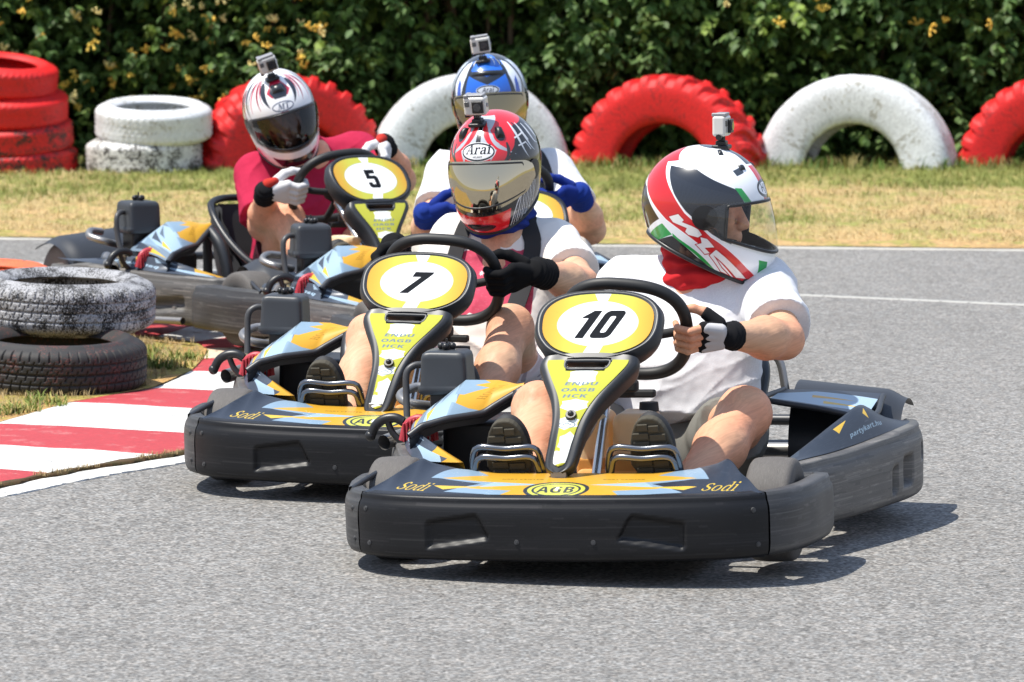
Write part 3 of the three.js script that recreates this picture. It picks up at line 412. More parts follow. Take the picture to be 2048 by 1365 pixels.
const G = {
  bumper: (() => { const d = (x, y, z, v) => { const q = Math.abs(x), sl = 0.10 + (q - 0.18) * 0.22; return -0.012 * inQuad(q, y - (0.34 - q) * 0.16, 0.16, 0.075, 0.325, 0.075 + 0.07 * sstep(0.15, 0.2, q), 0.008) * (v < 0.7 ? 1 : 0) + 0.0015 * nz(x * 7, y * 9, z * 7); }; return sweep(nosePath, 220, bandProf, 56, { yb: () => 0.05, yt: () => 0.213, disp: d, u0: 0.262, u1: 0.738 }); })(),
  bumperEnd: [[0, 0.2595], [0.7405, 1]].map(([a, b]) => sweep(nosePath, 70, bandProf, 36, { yb: (u) => 0.052, yt: (u) => 0.213 - 0.012 * sstep(0.15, 0.24, Math.abs(u - 0.5) - 0.24) , disp: (x, y, z) => 0.002 * nz(x * 9, y * 14, z * 9), u0: a, u1: b })),
  pod: [1, -1].map((f) => sweep(podPath, 150, bandProf, 48, { flip: f, yb: () => 0.046, yt: (u, z) => 0.222 + 0.016 * sstep(0.2, -0.35, z) - 0.05 * sstep(0.86, 0.97, u) - 0.02 * (f < 0 ? sstep(-0.25, -0.42, z) : 0), disp: (x, y, z, v) => { if (v > 0.5) return 0; const e = 0.008; return -0.022 * Math.max(inQuad(z, y, -0.31, 0.085, -0.23, 0.165, e), inQuad(z, y, -0.19, 0.075, -0.155, 0.15, e), inQuad(z, y, -0.44, 0.14, -0.40, 0.185, e), f < 0 ? inQuad(z, y - z * 0.12, 0.02, 0.07, 0.24, 0.125, 0.02) : 0) + 0.002 * nz(x * 9, y * 16, z * 9); } })),
  nose: (() => {
    const zo = (x) => 0.955 - 0.33 * x * x - 0.032, zb = curve1([[0, 0.655], [0.28, 0.66], [0.39, 0.675], [0.445, 0.76], [0.5, 0.835]]), Hh = lin1([[0, 0.024], [0.2, 0.026], [0.3, 0.036], [0.36, 0.052], [0.388, 0.066], [0.41, 0.055], [0.46, 0.022], [0.5, 0.0]]);
    return grid(140, 26, (u, v) => { const x = lerp(-0.5, 0.5, u), a = Math.abs(x), t = clamp(v / 0.86), k = clamp((v - 0.86) / 0.14), zf = zo(x), z1 = zb(a), fin = sstep(0.30, 0.40, a), y = 0.209 + Hh(a) * (lerp(t ** 0.9, t * t * 0.4 + t * 0.6, fin)) + 0.008 * Math.sin(t * 3.14) * (1 - fin); return [x, y - k * 0.05, lerp(zf, z1, t) - k * 0.006]; }, (u, v, p) => [p[0] + 0.5, (0.96 - p[2]) / 0.33]);
  })(),
};
// fairing above each side pod
G.podTop = [1, -1].map((f) => {
  const lipP = spline2(podPath.slice(2, 9)), rid = [[0.47, 0.222, 0.30], [0.505, 0.25, 0.15], [0.555, 0.29, -0.06], [0.585, 0.308, -0.20], [0.615, 0.262, -0.34], [0.655, 0.232, -0.45]];
  const ridL = [[0.385, 0.208, 0.24], [0.46, 0.236, 0.17], [0.545, 0.270, 0.08], [0.59, 0.272, -0.05], [0.625, 0.255, -0.2], [0.655, 0.234, -0.40]];
  const rc = new THREE.CatmullRomCurve3((f < 0 ? ridL : rid).map((p) => V(...p)));
  return grid(60, 16, (u, v) => { const [x, z] = lipP.at(u), r = rc.getPoint(u), t = clamp(v / 0.7), k = clamp((v - 0.7) / 0.3), lx = x - 0.03, ly = 0.222 + 0.014 * sstep(0.2, -0.35, z); const hy = 1; const ry = 0.222 + (r.y - 0.222) * hy; return [f * (lerp(lx, r.x, t) - k * 0.012), lerp(ly, ry, Math.sin(t * 1.57) * 0.6 + t * 0.4) - k * 0.10, lerp(z, r.z, t)]; }, (u, v) => [f > 0 ? u : u, Math.min(1, v / 0.7)]);
});
G.fender = [1, -1].map((f) => grid(26, 34, (u, v) => { const a = v * 2.6 - 0.35, x = lerp(0.36, 0.655, u), rr = 0.185 - 0.02 * u, y = 0.135 + Math.sin(a) * rr * (1 - 0.12 * sstep(0.8, 1, u)) + (1 - u) * 0.012, z = -0.585 + Math.cos(a) * rr * 1.12; return [f * x, Math.max(y, 0.1), z]; }, (u, v) => [u, 1 - v]));
// rear apron between seat and fender on the open side
G.apron = grid(16, 16, (u, v) => { const x = lerp(0.335, 0.60, u), z = lerp(-0.22, -0.48, v); return [x, 0.318 - 0.012 * u * u - 0.03 * (1 - v) * u, z]; });
G.apronEdge = tube([[0.335, 0.318, -0.48], [0.335, 0.318, -0.22], [0.47, 0.296, -0.215], [0.60, 0.272, -0.22], [0.605, 0.30, -0.48]], 0.008, 40, 8);
// engine cover: roof with two facets
const cvR = [0, 1, 2].map((k) => lin1([[0, [-0.590, 0.285, -0.12]], [0.42, [-0.450, 0.388, -0.085]], [0.7, [-0.36, 0.388, -0.078]], [1, [-0.285, 0.374, -0.07]]].map(([u, p]) => [u, p[k]])));
const cvF = [0, 1, 2].map((k) => lin1([[0, [-0.560, 0.262, 0.12]], [0.18, [-0.53, 0.285, 0.10]], [0.42, [-0.468, 0.301, 0.07]], [0.74, [-0.386, 0.309, 0.015]], [0.88, [-0.33, 0.343, -0.02]], [1, [-0.287, 0.368, -0.045]]].map(([u, p]) => [u, p[k]])));
G.cover = grid(50, 20, (u, v) => [0, 1, 2].map((k) => lerp(cvR[k](u), cvF[k](u), v) + (k === 1 ? 0.012 * Math.sin(v * 3.14) : 0)), (u, v) => [u, 1 - v]);
G.coverRim = (() => { const p = []; for (let i = 0; i <= 16; i++) p.push([0, 1, 2].map((k) => cvF[k](i / 16))); return merge(tube(p, 0.010, 70, 8), grid(40, 4, (u, v) => [cvF[0](u), cvF[1](u) - 0.004 - v * (0.022 + 0.02 * sstep(0.35, 0, u)), cvF[2](u) - v * 0.012])); })();
G.coverLeg = [tube([[-0.295, 0.355, -0.04], [-0.285, 0.30, 0.02], [-0.275, 0.20, 0.05], [-0.27, 0.07, 0.05]], 0.022, 16, 8), tube([[-0.29, 0.36, -0.08], [-0.28, 0.30, -0.09], [-0.27, 0.16, -0.10], [-0.27, 0.07, -0.1]], 0.018, 16, 8)];
// number panel
const PC = new THREE.CatmullRomCurve3([V(0, 0.690, 0.41), V(0, 0.605, 0.487), V(0, 0.530, 0.556), V(0, 0.435, 0.632), V(0, 0.335, 0.70), V(0, 0.240, 0.748)]); PC.arcLengthDivisions = 400;
const PCL = PC.getLength();
const pmap = (x, l, d) => { const p = PC.getPointAt(clamp(l / PCL)), t = PC.getTangentAt(clamp(l / PCL)); return [x - 0.062 * clamp((l - 0.2) / (PCL - 0.2)), p.y + t.z * d, p.z - t.y * d]; };
const HW = 0.166, HH = 0.111, HL = 0.142;
const headOut = (a) => { const c = Math.cos(a), s = Math.sin(a), e = 2 / 2.5; return [Math.sign(c) * Math.abs(c) ** e * HW * (1 - 0.06 * s), Math.sign(s) * Math.abs(s) ** e * HH]; };
const headLayers = [[0, 0.003], [0.5, 0.003], [0.86, 0.002], [0.90, 0.007], [0.95, 0.008], [0.99, 0.001], [1.0, -0.014], [0.985, -0.032], [0.90, -0.055], [0.72, -0.078], [0, -0.080]];
G.panelHead = (() => { const L = spline2(headLayers); const nu = 72, nv = 34; return weldSeam(grid(nu, nv, (u, v) => { const [s, d] = L.at(v), [x, l] = headOut(u * 6.2832); return pmap(x * s, HL + l * s + (d < -0.03 ? (-d - 0.03) * 0.25 : 0), d); }), nu, nv); })();
G.plateSticker = grid(64, 8, (u, v) => { const [x, l] = headOut(u * 6.2832), s = 0.855 * v; return pmap(x * s, HL + l * s, 0.0062); }, (u, v) => { const [x, l] = headOut(u * 6.2832); return [0.5 + (x * v * 0.5) / HW, 0.5 - (l * v * 0.5) / HH]; });
const TL0 = 0.244, TL1 = PCL, thw = smooth1([[0, 0.124], [0.07, 0.126], [0.18, 0.108], [0.38, 0.070], [0.56, 0.050], [0.76, 0.043], [0.92, 0.039], [0.975, 0.03], [1, 0.012]]);
const cut = (g, fn) => { const I = g.index.array, P = g.attributes.uv, out = []; for (let i = 0; i < I.length; i += 3) { const u = (P.getX(I[i]) + P.getX(I[i + 1]) + P.getX(I[i + 2])) / 3, v = (P.getY(I[i]) + P.getY(I[i + 1]) + P.getY(I[i + 2])) / 3; if (!fn(u, v)) out.push(I[i], I[i + 1], I[i + 2]); } g.setIndex(out); return g; };
const tongueSec = spline2([[-0.9, -0.062], [-0.98, -0.03], [-1, -0.010], [-0.93, 0.003], [-0.5, 0.007], [0, 0.008], [0.5, 0.007], [0.93, 0.003], [1, -0.010], [0.98, -0.03], [0.9, -0.062]]);
G.tongue = (() => { const g = grid(60, 70, (u, v) => { const [q, d] = tongueSec.at(u), w = thw(v), th = d < 0 ? d * lerp(1.1, 0.55, v) : d; return pmap(q * w, lerp(TL0, TL1, v) - 0.012 * (1 - q * q) * (v < 0.05 ? 1 : 0), th); }, (u, v) => [tongueSec.at(u)[0] * thw(v), v]); return cut(g, (x, v) => v > 0.045 && v < 0.10 && Math.abs(x) < 0.058 - (v - 0.045) * 0.2); })();
G.slot = tube([[-0.056, 0], [-0.052, 0.02], [0, 0.0225], [0.052, 0.02], [0.056, 0], [0.03, -0.002], [-0.03, -0.002]].map(([x, l]) => pmap(x, lerp(TL0, TL1, 0.045) + l, 0.006)), 0.0055, 60, 7, true);
G.tongueSticker = (() => { const g = grid(30, 80, (u, v) => { const s = lerp(0.035, 0.955, v), w = Math.max(0.006, thw(s) - 0.0235), q = u * 2 - 1, rr = v > 0.96 ? Math.sqrt(Math.max(0, 1 - ((v - 0.96) / 0.04) ** 2)) : 1; return pmap(q * w * rr, lerp(TL0, TL1, s), 0.0112 - 0.002 * q * q); }, (u, v) => { const s = lerp(0.035, 0.955, v), w = Math.max(0.006, thw(s) - 0.0235); return [0.5 + ((u * 2 - 1) * w) / 0.19, 1 - v]; }); return cut(g, (u, v) => v > 0.885 && Math.abs(u - 0.5) * 0.19 < 0.062 - (1 - v) * 0.12); })();
// steering wheel frame
const SW = { c: V(0.05, 0.553, 0.235), e2: V(0, 0.83, 0.557).normalize(), e1: V(1, 0, 0) }; SW.n = SW.e1.clone().cross(SW.e2).negate(); // n points to the driver (up and back)
if (SW.n.z > 0) SW.n.negate();
const rimAt = (th, steer = 0) => { const c = Math.cos(th), s = Math.sin(th), e = 2 / 2.7, a = Math.sign(c) * Math.abs(c) ** e * 0.158, b = Math.sign(s) * Math.abs(s) ** e * 0.148, cs = Math.cos(steer), sn = Math.sin(steer), A = a * cs - b * sn, B = a * sn + b * cs; return SW.c.clone().addScaledVector(SW.e1, A).addScaledVector(SW.e2, B); };
function wheelRim(steer) { const p = []; for (let i = 0; i < 28; i++) p.push(rimAt((i / 28) * 6.2832, steer).toArray()); return tube(p, 0.0165, 120, 12, true); }
function wheelSpokes(steer) { const h = SW.c.clone().addScaledVector(SW.n, -0.03).toArray(); return merge([0.05, 3.09, 4.71].map((a) => tube([h, rimAt(a, steer).lerp(SW.c, 0.55).addScaledVector(SW.n, -0.025).toArray(), rimAt(a, steer).toArray()], 0.012, 8, 8)), cyl(h, SW.c.clone().addScaledVector(SW.n, -0.015).toArray(), 0.045, 0.05, 20)); }
// wheels
function kartWheel(Rt, w, rr) { const h = w / 2, s = spline2([[rr, -h * 0.86], [rr + 0.02, -h * 0.98], [Rt - 0.02, -h], [Rt - 0.004, -h * 0.86], [Rt, -h * 0.5], [Rt + 0.0015, 0], [Rt, h * 0.5], [Rt - 0.004, h * 0.86], [Rt - 0.02, h], [rr + 0.02, h * 0.98], [rr, h * 0.86]]); const t = weldSeam(grid(64, 40, (u, v) => { const [r, y] = s.at(v), a = u * 6.2832; return [y, Math.cos(a) * r, Math.sin(a) * r]; }, (u, v) => [u * 6, v * 2]), 64, 40);
  const q = spline2([[rr, -h * 0.86], [rr - 0.008, -h * 0.8], [rr - 0.012, -h * 0.3], [rr - 0.02, h * 0.1], [rr - 0.012, h * 0.5], [rr - 0.006, h * 0.84], [rr, h * 0.86]]); const rim = merge(weldSeam(grid(40, 20, (u, v) => { const [r, y] = q.at(v), a = u * 6.2832; return [y, Math.cos(a) * r, Math.sin(a) * r]; }), 40, 20), cyl([-h * 0.2, 0, 0], [h * 0.25, 0, 0], rr - 0.012, rr - 0.014, 28), cyl([-h * 0.7, 0, 0], [h * 0.75, 0, 0], 0.024, 0.022, 18)); return [t, rim]; }
const FW = kartWheel(0.130, 0.118, 0.064), BW = kartWheel(0.142, 0.185, 0.066);
// seat shell
G.seat = (() => { const c = new THREE.CatmullRomCurve3([V(0.185, 0.135, 0.03), V(0.19, 0.085, -0.08), V(0.195, 0.072, -0.22), V(0.205, 0.12, -0.37), V(0.205, 0.26, -0.44), V(0.18, 0.36, -0.48), V(0.13, 0.41, -0.50)]); const sh = curve1([[0, 0.06], [0.2, 0.12], [0.45, 0.20], [0.62, 0.19], [0.8, 0.13], [1, 0.03]]);
  const f = (off) => (u, v) => { const p = c.getPoint(v), t = c.getTangent(v), q = u * 2 - 1, n = V(0, -t.z, t.y).normalize(); if (n.y < 0 && v < 0.5) n.negate(); if (n.z < 0 && v >= 0.5) n.negate(); const a = Math.abs(q), e = sstep(0.55, 1, a), w = p.x - off, hgt = sh(v) * e + off * (1 - e); return [0.105 + Math.sign(q) * w * Math.min(1, a * 1.28) ** 0.9, p.y + n.y * hgt, p.z + n.z * hgt]; };
  return merge(grid(40, 40, f(0)), grid(40, 40, f(0.014))); })();
G.seatEdge = (() => { const c = [1, -1].map((s) => tube([[0.105 + s * 0.19, 0.20, 0.0], [0.105 + s * 0.20, 0.25, -0.15], [0.105 + s * 0.205, 0.32, -0.28], [0.105 + s * 0.20, 0.385, -0.37], [0.105 + s * 0.17, 0.42, -0.44], [0.105 + s * 0.1, 0.435, -0.49], [0.105, 0.438, -0.50]], 0.013, 40, 8)); return merge(c); })();
// chassis
G.tray = rbox(0.60, 0.012, 1.05, 0.004, 0.03, 0.045, 0.25);
G.frame = merge(tube([[-0.30, 0.065, 0.85], [-0.31, 0.065, 0.4], [-0.34, 0.065, 0], [-0.34, 0.075, -0.4], [-0.33, 0.09, -0.72]], 0.016, 30, 8), tube([[0.30, 0.065, 0.85], [0.31, 0.065, 0.4], [0.36, 0.065, 0], [0.36, 0.075, -0.4], [0.33, 0.09, -0.72]], 0.016, 30, 8), cyl([-0.56, 0.13, 0.56], [0.56, 0.13, 0.56], 0.014), cyl([-0.6, 0.142, -0.585], [0.6, 0.142, -0.585], 0.02), cyl([-0.57, 0.10, 0.18], [0.57, 0.10, 0.18], 0.012), cyl([-0.62, 0.10, -0.28], [0.62, 0.10, -0.28], 0.012), tube([[-0.60, 0.07, 0.30], [-0.66, 0.06, 0.0], [-0.70, 0.06, -0.35]], 0.013, 20, 8));
G.rearBumper = merge(tube([[-0.50, 0.10, -0.76], [-0.4, 0.11, -0.80], [0, 0.11, -0.81], [0.4, 0.11, -0.80], [0.50, 0.10, -0.76]], 0.03, 40, 10), tube([[-0.35, 0.2, -0.78], [0, 0.2, -0.8], [0.35, 0.2, -0.78]], 0.015, 20, 8));
// pedals, tank, column
const pedalGeo = (x0, x1) => merge([0.297, 0.273].map((y, i) => tube([[x0 + i * 0.006, 0.10, 0.60], [x0 + i * 0.006, y - 0.03, 0.665], [x0 + 0.012 + i * 0.006, y, 0.675], [(x0 + x1) / 2, y, 0.68], [x1 - 0.012 - i * 0.006, y, 0.675], [x1 - i * 0.006, y - 0.03, 0.665], [x1 - i * 0.006, 0.10, 0.60]], 0.0085, 50, 8)));
G.pedalL = pedalGeo(-0.262, -0.088); G.pedalR = pedalGeo(0.085, 0.262);
G.tankTop = merge(rbox(0.085, 0.15, 0.13, 0.022, 0.002, 0.285, 0.40, 4), rbox(0.105, 0.15, 0.15, 0.025, 0.106, 0.285, 0.40, 4));
G.tankLow = merge(rbox(0.20, 0.16, 0.17, 0.02, 0.06, 0.14, 0.40, 3), rbox(0.086, 0.05, 0.131, 0.01, 0.002, 0.225, 0.401), rbox(0.106, 0.05, 0.151, 0.01, 0.106, 0.225, 0.401));
G.tankCap = merge(cyl([0.13, 0.355, 0.36], [0.13, 0.378, 0.36], 0.026, 0.024, 20), rbox(0.12, 0.02, 0.03, 0.006, 0.07, 0.39, 0.27));
G.column = merge(cyl([0.022, 0.47, 0.30], [0.04, 0.16, 0.66], 0.0125, 0.0125), cyl([0.05, 0.545, 0.24], [0.03, 0.47, 0.30], 0.016));
G.post = merge(rbox(0.04, 0.13, 0.022, 0.004, -0.028, 0.19, 0.735), tube([[-0.02, 0.27, 0.70], [0.03, 0.35, 0.61], [0.04, 0.45, 0.50]], 0.014, 14, 8));
G.colBracket = merge(rbox(0.07, 0.03, 0.04, 0.008, 0.06, 0.415, 0.32), rbox(0.035, 0.09, 0.035, 0.008, 0.045, 0.46, 0.33));
// engine
const AX = -0.52, AZ = -0.17;
G.airbox = (() => { const sec = (y, w, d, r) => ({ y, w, d, r }); const L = [sec(0.345, 0.128, 0.118, 0.018), sec(0.352, 0.142, 0.130, 0.018), sec(0.366, 0.142, 0.130, 0.018), sec(0.370, 0.130, 0.118, 0.02), sec(0.44, 0.124, 0.112, 0.024), sec(0.452, 0.118, 0.106, 0.026), sec(0.459, 0.10, 0.09, 0.03), sec(0.461, 0.04, 0.03, 0.012), sec(0.461, 0.001, 0.001, 0.0004)];
  const nu = 48; const g = grid(nu, L.length - 1, (u, v) => { const s = L[Math.round(v * (L.length - 1))], a = u * 6.2832, c = Math.cos(a), n = Math.sin(a), e = 0.22; return [AX + Math.sign(c) * Math.abs(c) ** e * s.w / 2, s.y, AZ + Math.sign(n) * Math.abs(n) ** e * s.d / 2]; }); return weldSeam(g, nu, L.length - 1); })();
G.knob = merge(cyl([AX, 0.459, AZ], [AX, 0.468, AZ], 0.014, 0.014), [0, 1.57, 3.14, 4.71].map((a) => ball(AX + Math.cos(a) * 0.016, 0.47, AZ + Math.sin(a) * 0.016, 0.010, 8)), cyl([AX, 0.465, AZ], [AX, 0.490, AZ], 0.003));
G.carb = merge(rbox(0.085, 0.07, 0.08, 0.01, AX, 0.315, AZ), rbox(0.06, 0.1, 0.09, 0.01, AX + 0.06, 0.26, AZ + 0.02), rbox(0.20, 0.20, 0.22, 0.02, AX + 0.10, 0.18, AZ - 0.02));
G.fan = (() => { const gs = []; for (let i = 0; i < 9; i++) { const t = i / 8 - 0.5; gs.push(rbox(0.005, 0.05, 0.012, 0.002, AX - 0.045 + t * 0.075, 0.272 - Math.abs(t) * 0.03, 0.0)); } gs.push(tube([[AX - 0.09, 0.235, -0.01], [AX - 0.075, 0.28, -0.01], [AX - 0.045, 0.295, -0.01], [AX - 0.01, 0.28, -0.01], [AX, 0.235, -0.01]], 0.01, 20, 8)); return merge(gs); })();
G.hose = tube([[AX - 0.06, 0.42, AZ + 0.01], [AX - 0.085, 0.42, AZ + 0.02], [AX - 0.103, 0.405, AZ + 0.03], [AX - 0.105, 0.34, AZ + 0.04], [AX - 0.10, 0.28, AZ + 0.06]], 0.0095, 30, 10);
G.fitting = merge(cyl([AX - 0.10, 0.285, AZ + 0.06], [AX - 0.10, 0.262, AZ + 0.065], 0.016, 0.018, 8), cyl([AX - 0.10, 0.262, AZ + 0.065], [AX - 0.097, 0.23, AZ + 0.08], 0.013));
G.handle = merge(tube([[AX - 0.185, 0.245, AZ + 0.12], [AX - 0.17, 0.272, AZ + 0.12], [AX - 0.145, 0.288, AZ + 0.12], [AX - 0.115, 0.29, AZ + 0.12], [AX - 0.095, 0.28, AZ + 0.12]], 0.013, 20, 8), ball(AX - 0.187, 0.243, AZ + 0.12, 0.015, 10), tube([[AX - 0.14, 0.285, AZ + 0.12], [AX - 0.125, 0.25, AZ + 0.12], [AX - 0.10, 0.225, AZ + 0.12]], 0.009, 12, 8));
G.exhaust = merge(tube([[AX - 0.155, 0.222, AZ + 0.10], [AX - 0.12, 0.232, AZ + 0.03], [AX - 0.10, 0.235, AZ - 0.05], [AX - 0.06, 0.25, AZ - 0.12]], 0.021, 24, 12), tube([[AX - 0.05, 0.30, AZ - 0.06], [AX - 0.12, 0.315, AZ - 0.03], [AX - 0.15, 0.33, AZ - 0.08], [AX - 0.12, 0.345, AZ - 0.13], [AX - 0.07, 0.34, AZ - 0.14]], 0.013, 24, 10));
G.screw = merge(cyl([0, 0, -0.002], [0, 0, 0.003], 0.007, 0.006, 10), cyl([0, 0, 0.003], [0, 0, 0.0045], 0.003, 0.003, 6));
G.bolt = merge(cyl([0, 0, 0], [0, 0, 0.008], 0.015, 0.013, 18), ball(0, 0, 0.008, 0.008, 10));
G.strap = merge(tube([[-0.555, 0.205, 0.76], [-0.535, 0.22, 0.68], [-0.51, 0.235, 0.60]], 0.008, 12, 6));
G.rearHoop = tube([[0.12, 0.36, -0.52], [0.2, 0.40, -0.56], [0.3, 0.40, -0.56], [0.33, 0.30, -0.55]], 0.012, 20, 8);

function makeKart(num, label, steer, dy, pose, wdy = 0) {
  SW.c.y = 0.553 + wdy;
  const k = thing('go_kart', label, 'go kart', 'rental go karts in the bend');
  k.position.set(pose[0], pose[1], pose[2]); k.rotation.set(0, R(pose[3]), R(pose[4]), 'YXZ');
  const fb = part(k, 'front_bumper', G.bumper, M.bumper);
  for (const g of G.bumperEnd) part(k, 'bumper_end', g, M.endcap, 'scuffed grey end of the front bumper');
  const sp = spline2(nosePath);
  for (const [u, y] of [[0.275, 0.17], [0.28, 0.085], [0.72, 0.17], [0.725, 0.085], [0.545, 0.10], [0.46, 0.10], [0.246, 0.165], [0.25, 0.09]]) { const [x, z] = sp.at(u), [tx, tz] = sp.tan(u), s = part(fb, 'screw', G.screw, M.rubber); s.position.set(x - tz * 0.003, y, z + tx * 0.003); s.rotation.y = Math.atan2(-tz, tx); }
  part(k, 'nose_fairing', G.nose, memo('mNose', () => decal(noseTex, 0.32)));
  for (const i of [0, 1]) { const p = part(k, 'side_pod', G.pod[i], M.scuffed, 'scuffed grey plastic side pod'); part(p, 'pod_fairing', G.podTop[i], memo('mPod' + i, () => decal(i ? podTex : podTexR, 0.34))); part(k, 'rear_fender', G.fender[i], M.plastic); }
  const ap = part(k, 'rear_apron', G.apron, memo('mFen', () => decal(fenderTex))); part(ap, 'apron_edge', G.apronEdge, M.plastic);
  const cv = part(k, 'engine_cover', G.cover, memo('mCov', () => decal(coverTex, 0.32))); part(cv, 'cover_rim', G.coverRim, M.plastic); for (const g of G.coverLeg) part(cv, 'cover_support', g, M.plastic);
  // number panel
  const pn = new THREE.Group(); pn.name = 'number_panel'; pn.position.set(0.033, dy, 0); k.add(pn);
  part(pn, 'panel_head', G.panelHead, M.plastic); part(pn, 'panel_stem', G.tongue, M.plastic);
  part(pn, 'number_plate', G.plateSticker, decal(plateTex(num), 0.75), num.trim() ? `white oval plate with number ${num} on yellow` : undefined); part(pn, 'stem_sticker', G.tongueSticker, memo('mTon', () => decal(tongueTex, 0.75)), 'lime and white sticker with grey lettering'); part(pn, 'slot_frame', G.slot, M.plastic);
  const bo = part(pn, 'bolt', G.bolt, M.black); bo.position.set(...pmap(0, lerp(TL0, TL1, 0.535), 0.010)); bo.rotation.x = -R(45);
  part(k, 'panel_post', G.post, M.steel);
  const sw = part(k, 'steering_wheel', memo('rim' + steer, () => wheelRim(steer)), M.grip); part(sw, 'spokes', memo('sp' + steer, () => wheelSpokes(steer)), M.matte);
  part(k, 'steering_column', G.column, M.chrome); part(k, 'column_bracket', G.colBracket, M.matte);
  const tk = part(k, 'fuel_tank', G.tankTop, M.tank, 'beige plastic fuel tank'); part(tk, 'fuel_level', G.tankLow, M.fuel, 'amber lower half of the tank'); part(tk, 'tank_cap', G.tankCap, M.matte);
  part(k, 'brake_pedal', G.pedalR, M.pedal); part(k, 'throttle_pedal', G.pedalL, M.pedal);
  const st = part(k, 'seat', G.seat, M.matte); part(st, 'seat_edge', G.seatEdge, M.black); part(k, 'seat_hoop', G.rearHoop, M.steel);
  part(k, 'floor_tray', G.tray, M.steel); part(k, 'frame', G.frame, M.steel); part(k, 'rear_bumper', G.rearBumper, M.plastic); part(k, 'bumper_strut', G.strap, M.plastic);
  for (const [x, z, W, y, a] of [[-0.485, 0.56, FW, 0.131, steer * 0.28], [0.485, 0.56, FW, 0.131, steer * 0.28], [-0.525, -0.585, BW, 0.143, 0], [0.525, -0.585, BW, 0.143, 0]]) { const w = new THREE.Group(); w.name = 'wheel'; w.position.set(x, y, z); w.rotation.y = a + (x < 0 ? Math.PI : 0); k.add(w); part(w, 'wheel_tyre', W[0], M.tyre); part(w, 'rim', W[1], M.rim); }
  const en = new THREE.Group(); en.name = 'engine'; k.add(en);
  part(en, 'airbox', G.airbox, M.airbox); part(en, 'airbox_knob', G.knob, M.black); part(en, 'engine_block', G.carb, M.black); part(en, 'fan_grille', G.fan, M.redPlastic); part(en, 'breather_hose', G.hose, M.rubber); part(en, 'hose_fitting', G.fitting, M.brass); part(en, 'starter_handle', G.handle, M.black); part(en, 'exhaust_pipe', G.exhaust, M.steel);
  return k;
}
const POSE = { 10: [0.309, 0.009, -13.766, -12.5, 1.5], 7: [-0.197, 0, -15.258, -12, -0.4], 5: [-0.813, 0.014, -18.977, 33.2, -1.2], 4: [-0.142, 0.004, -18.082, 16.7, 0.1] };
makeKart('10', 'yellow and grey go kart number 10, nearest the camera', -0.12, 0.004, POSE[10]);
makeKart('7', 'yellow and grey go kart number 7, second from the front', -0.05, -0.018, POSE[7]);
makeKart('5', 'yellow and grey go kart number 5 on the kerb, farthest left', 0.12, -0.02, POSE[5], -0.03);
makeKart(' ', 'yellow and grey go kart mostly hidden behind kart 7, its driver in a blue helmet', 0.1, -0.06, POSE[4]);
// ───────────── drivers ─────────────
const smin = (a, b, k) => { const h = Math.max(k - Math.abs(a - b), 0) / k; return Math.min(a, b) - h * h * k * 0.25; };
function cap(a, b, ra, rb = ra) { const dx = b[0] - a[0], dy = b[1] - a[1], dz = b[2] - a[2], L = dx * dx + dy * dy + dz * dz || 1e-9, m = Math.max(ra, rb); const f = (x, y, z) => { const px = x - a[0], py = y - a[1], pz = z - a[2], t = Math.min(1, Math.max(0, (px * dx + py * dy + pz * dz) / L)); return Math.hypot(px - dx * t, py - dy * t, pz - dz * t) - (ra + (rb - ra) * t); }; f.lo = [0, 1, 2].map((k) => Math.min(a[k], b[k]) - m); f.hi = [0, 1, 2].map((k) => Math.max(a[k], b[k]) + m); return f; }
function ell(c, r) { const m = Math.min(...r); const f = (x, y, z) => { const a = (x - c[0]) / r[0], b = (y - c[1]) / r[1], d = (z - c[2]) / r[2], k = Math.hypot(a, b, d); return (k - 1) * m * (k > 1 ? 1 : 1); }; f.lo = c.map((q, k) => q - r[k]); f.hi = c.map((q, k) => q + r[k]); return f; }
function blend(ps, k) { const f = (x, y, z) => { let d = ps[0](x, y, z); for (let i = 1; i < ps.length; i++) d = smin(d, ps[i](x, y, z), k); return d; }; f.lo = [0, 1, 2].map((q) => Math.min(...ps.map((p) => p.lo[q]))); f.hi = [0, 1, 2].map((q) => Math.max(...ps.map((p) => p.hi[q]))); return f; }
const meshOf = (f, cell, pad = 0.03) => surfNets(f, f.lo.map((v) => v - pad), f.hi.map((v) => v + pad), cell);
const mixp = (a, b, t) => a.map((v, k) => lerp(v, b[k], t));
const bounds = (f, src) => { f.lo = src.lo; f.hi = src.hi; return f; };

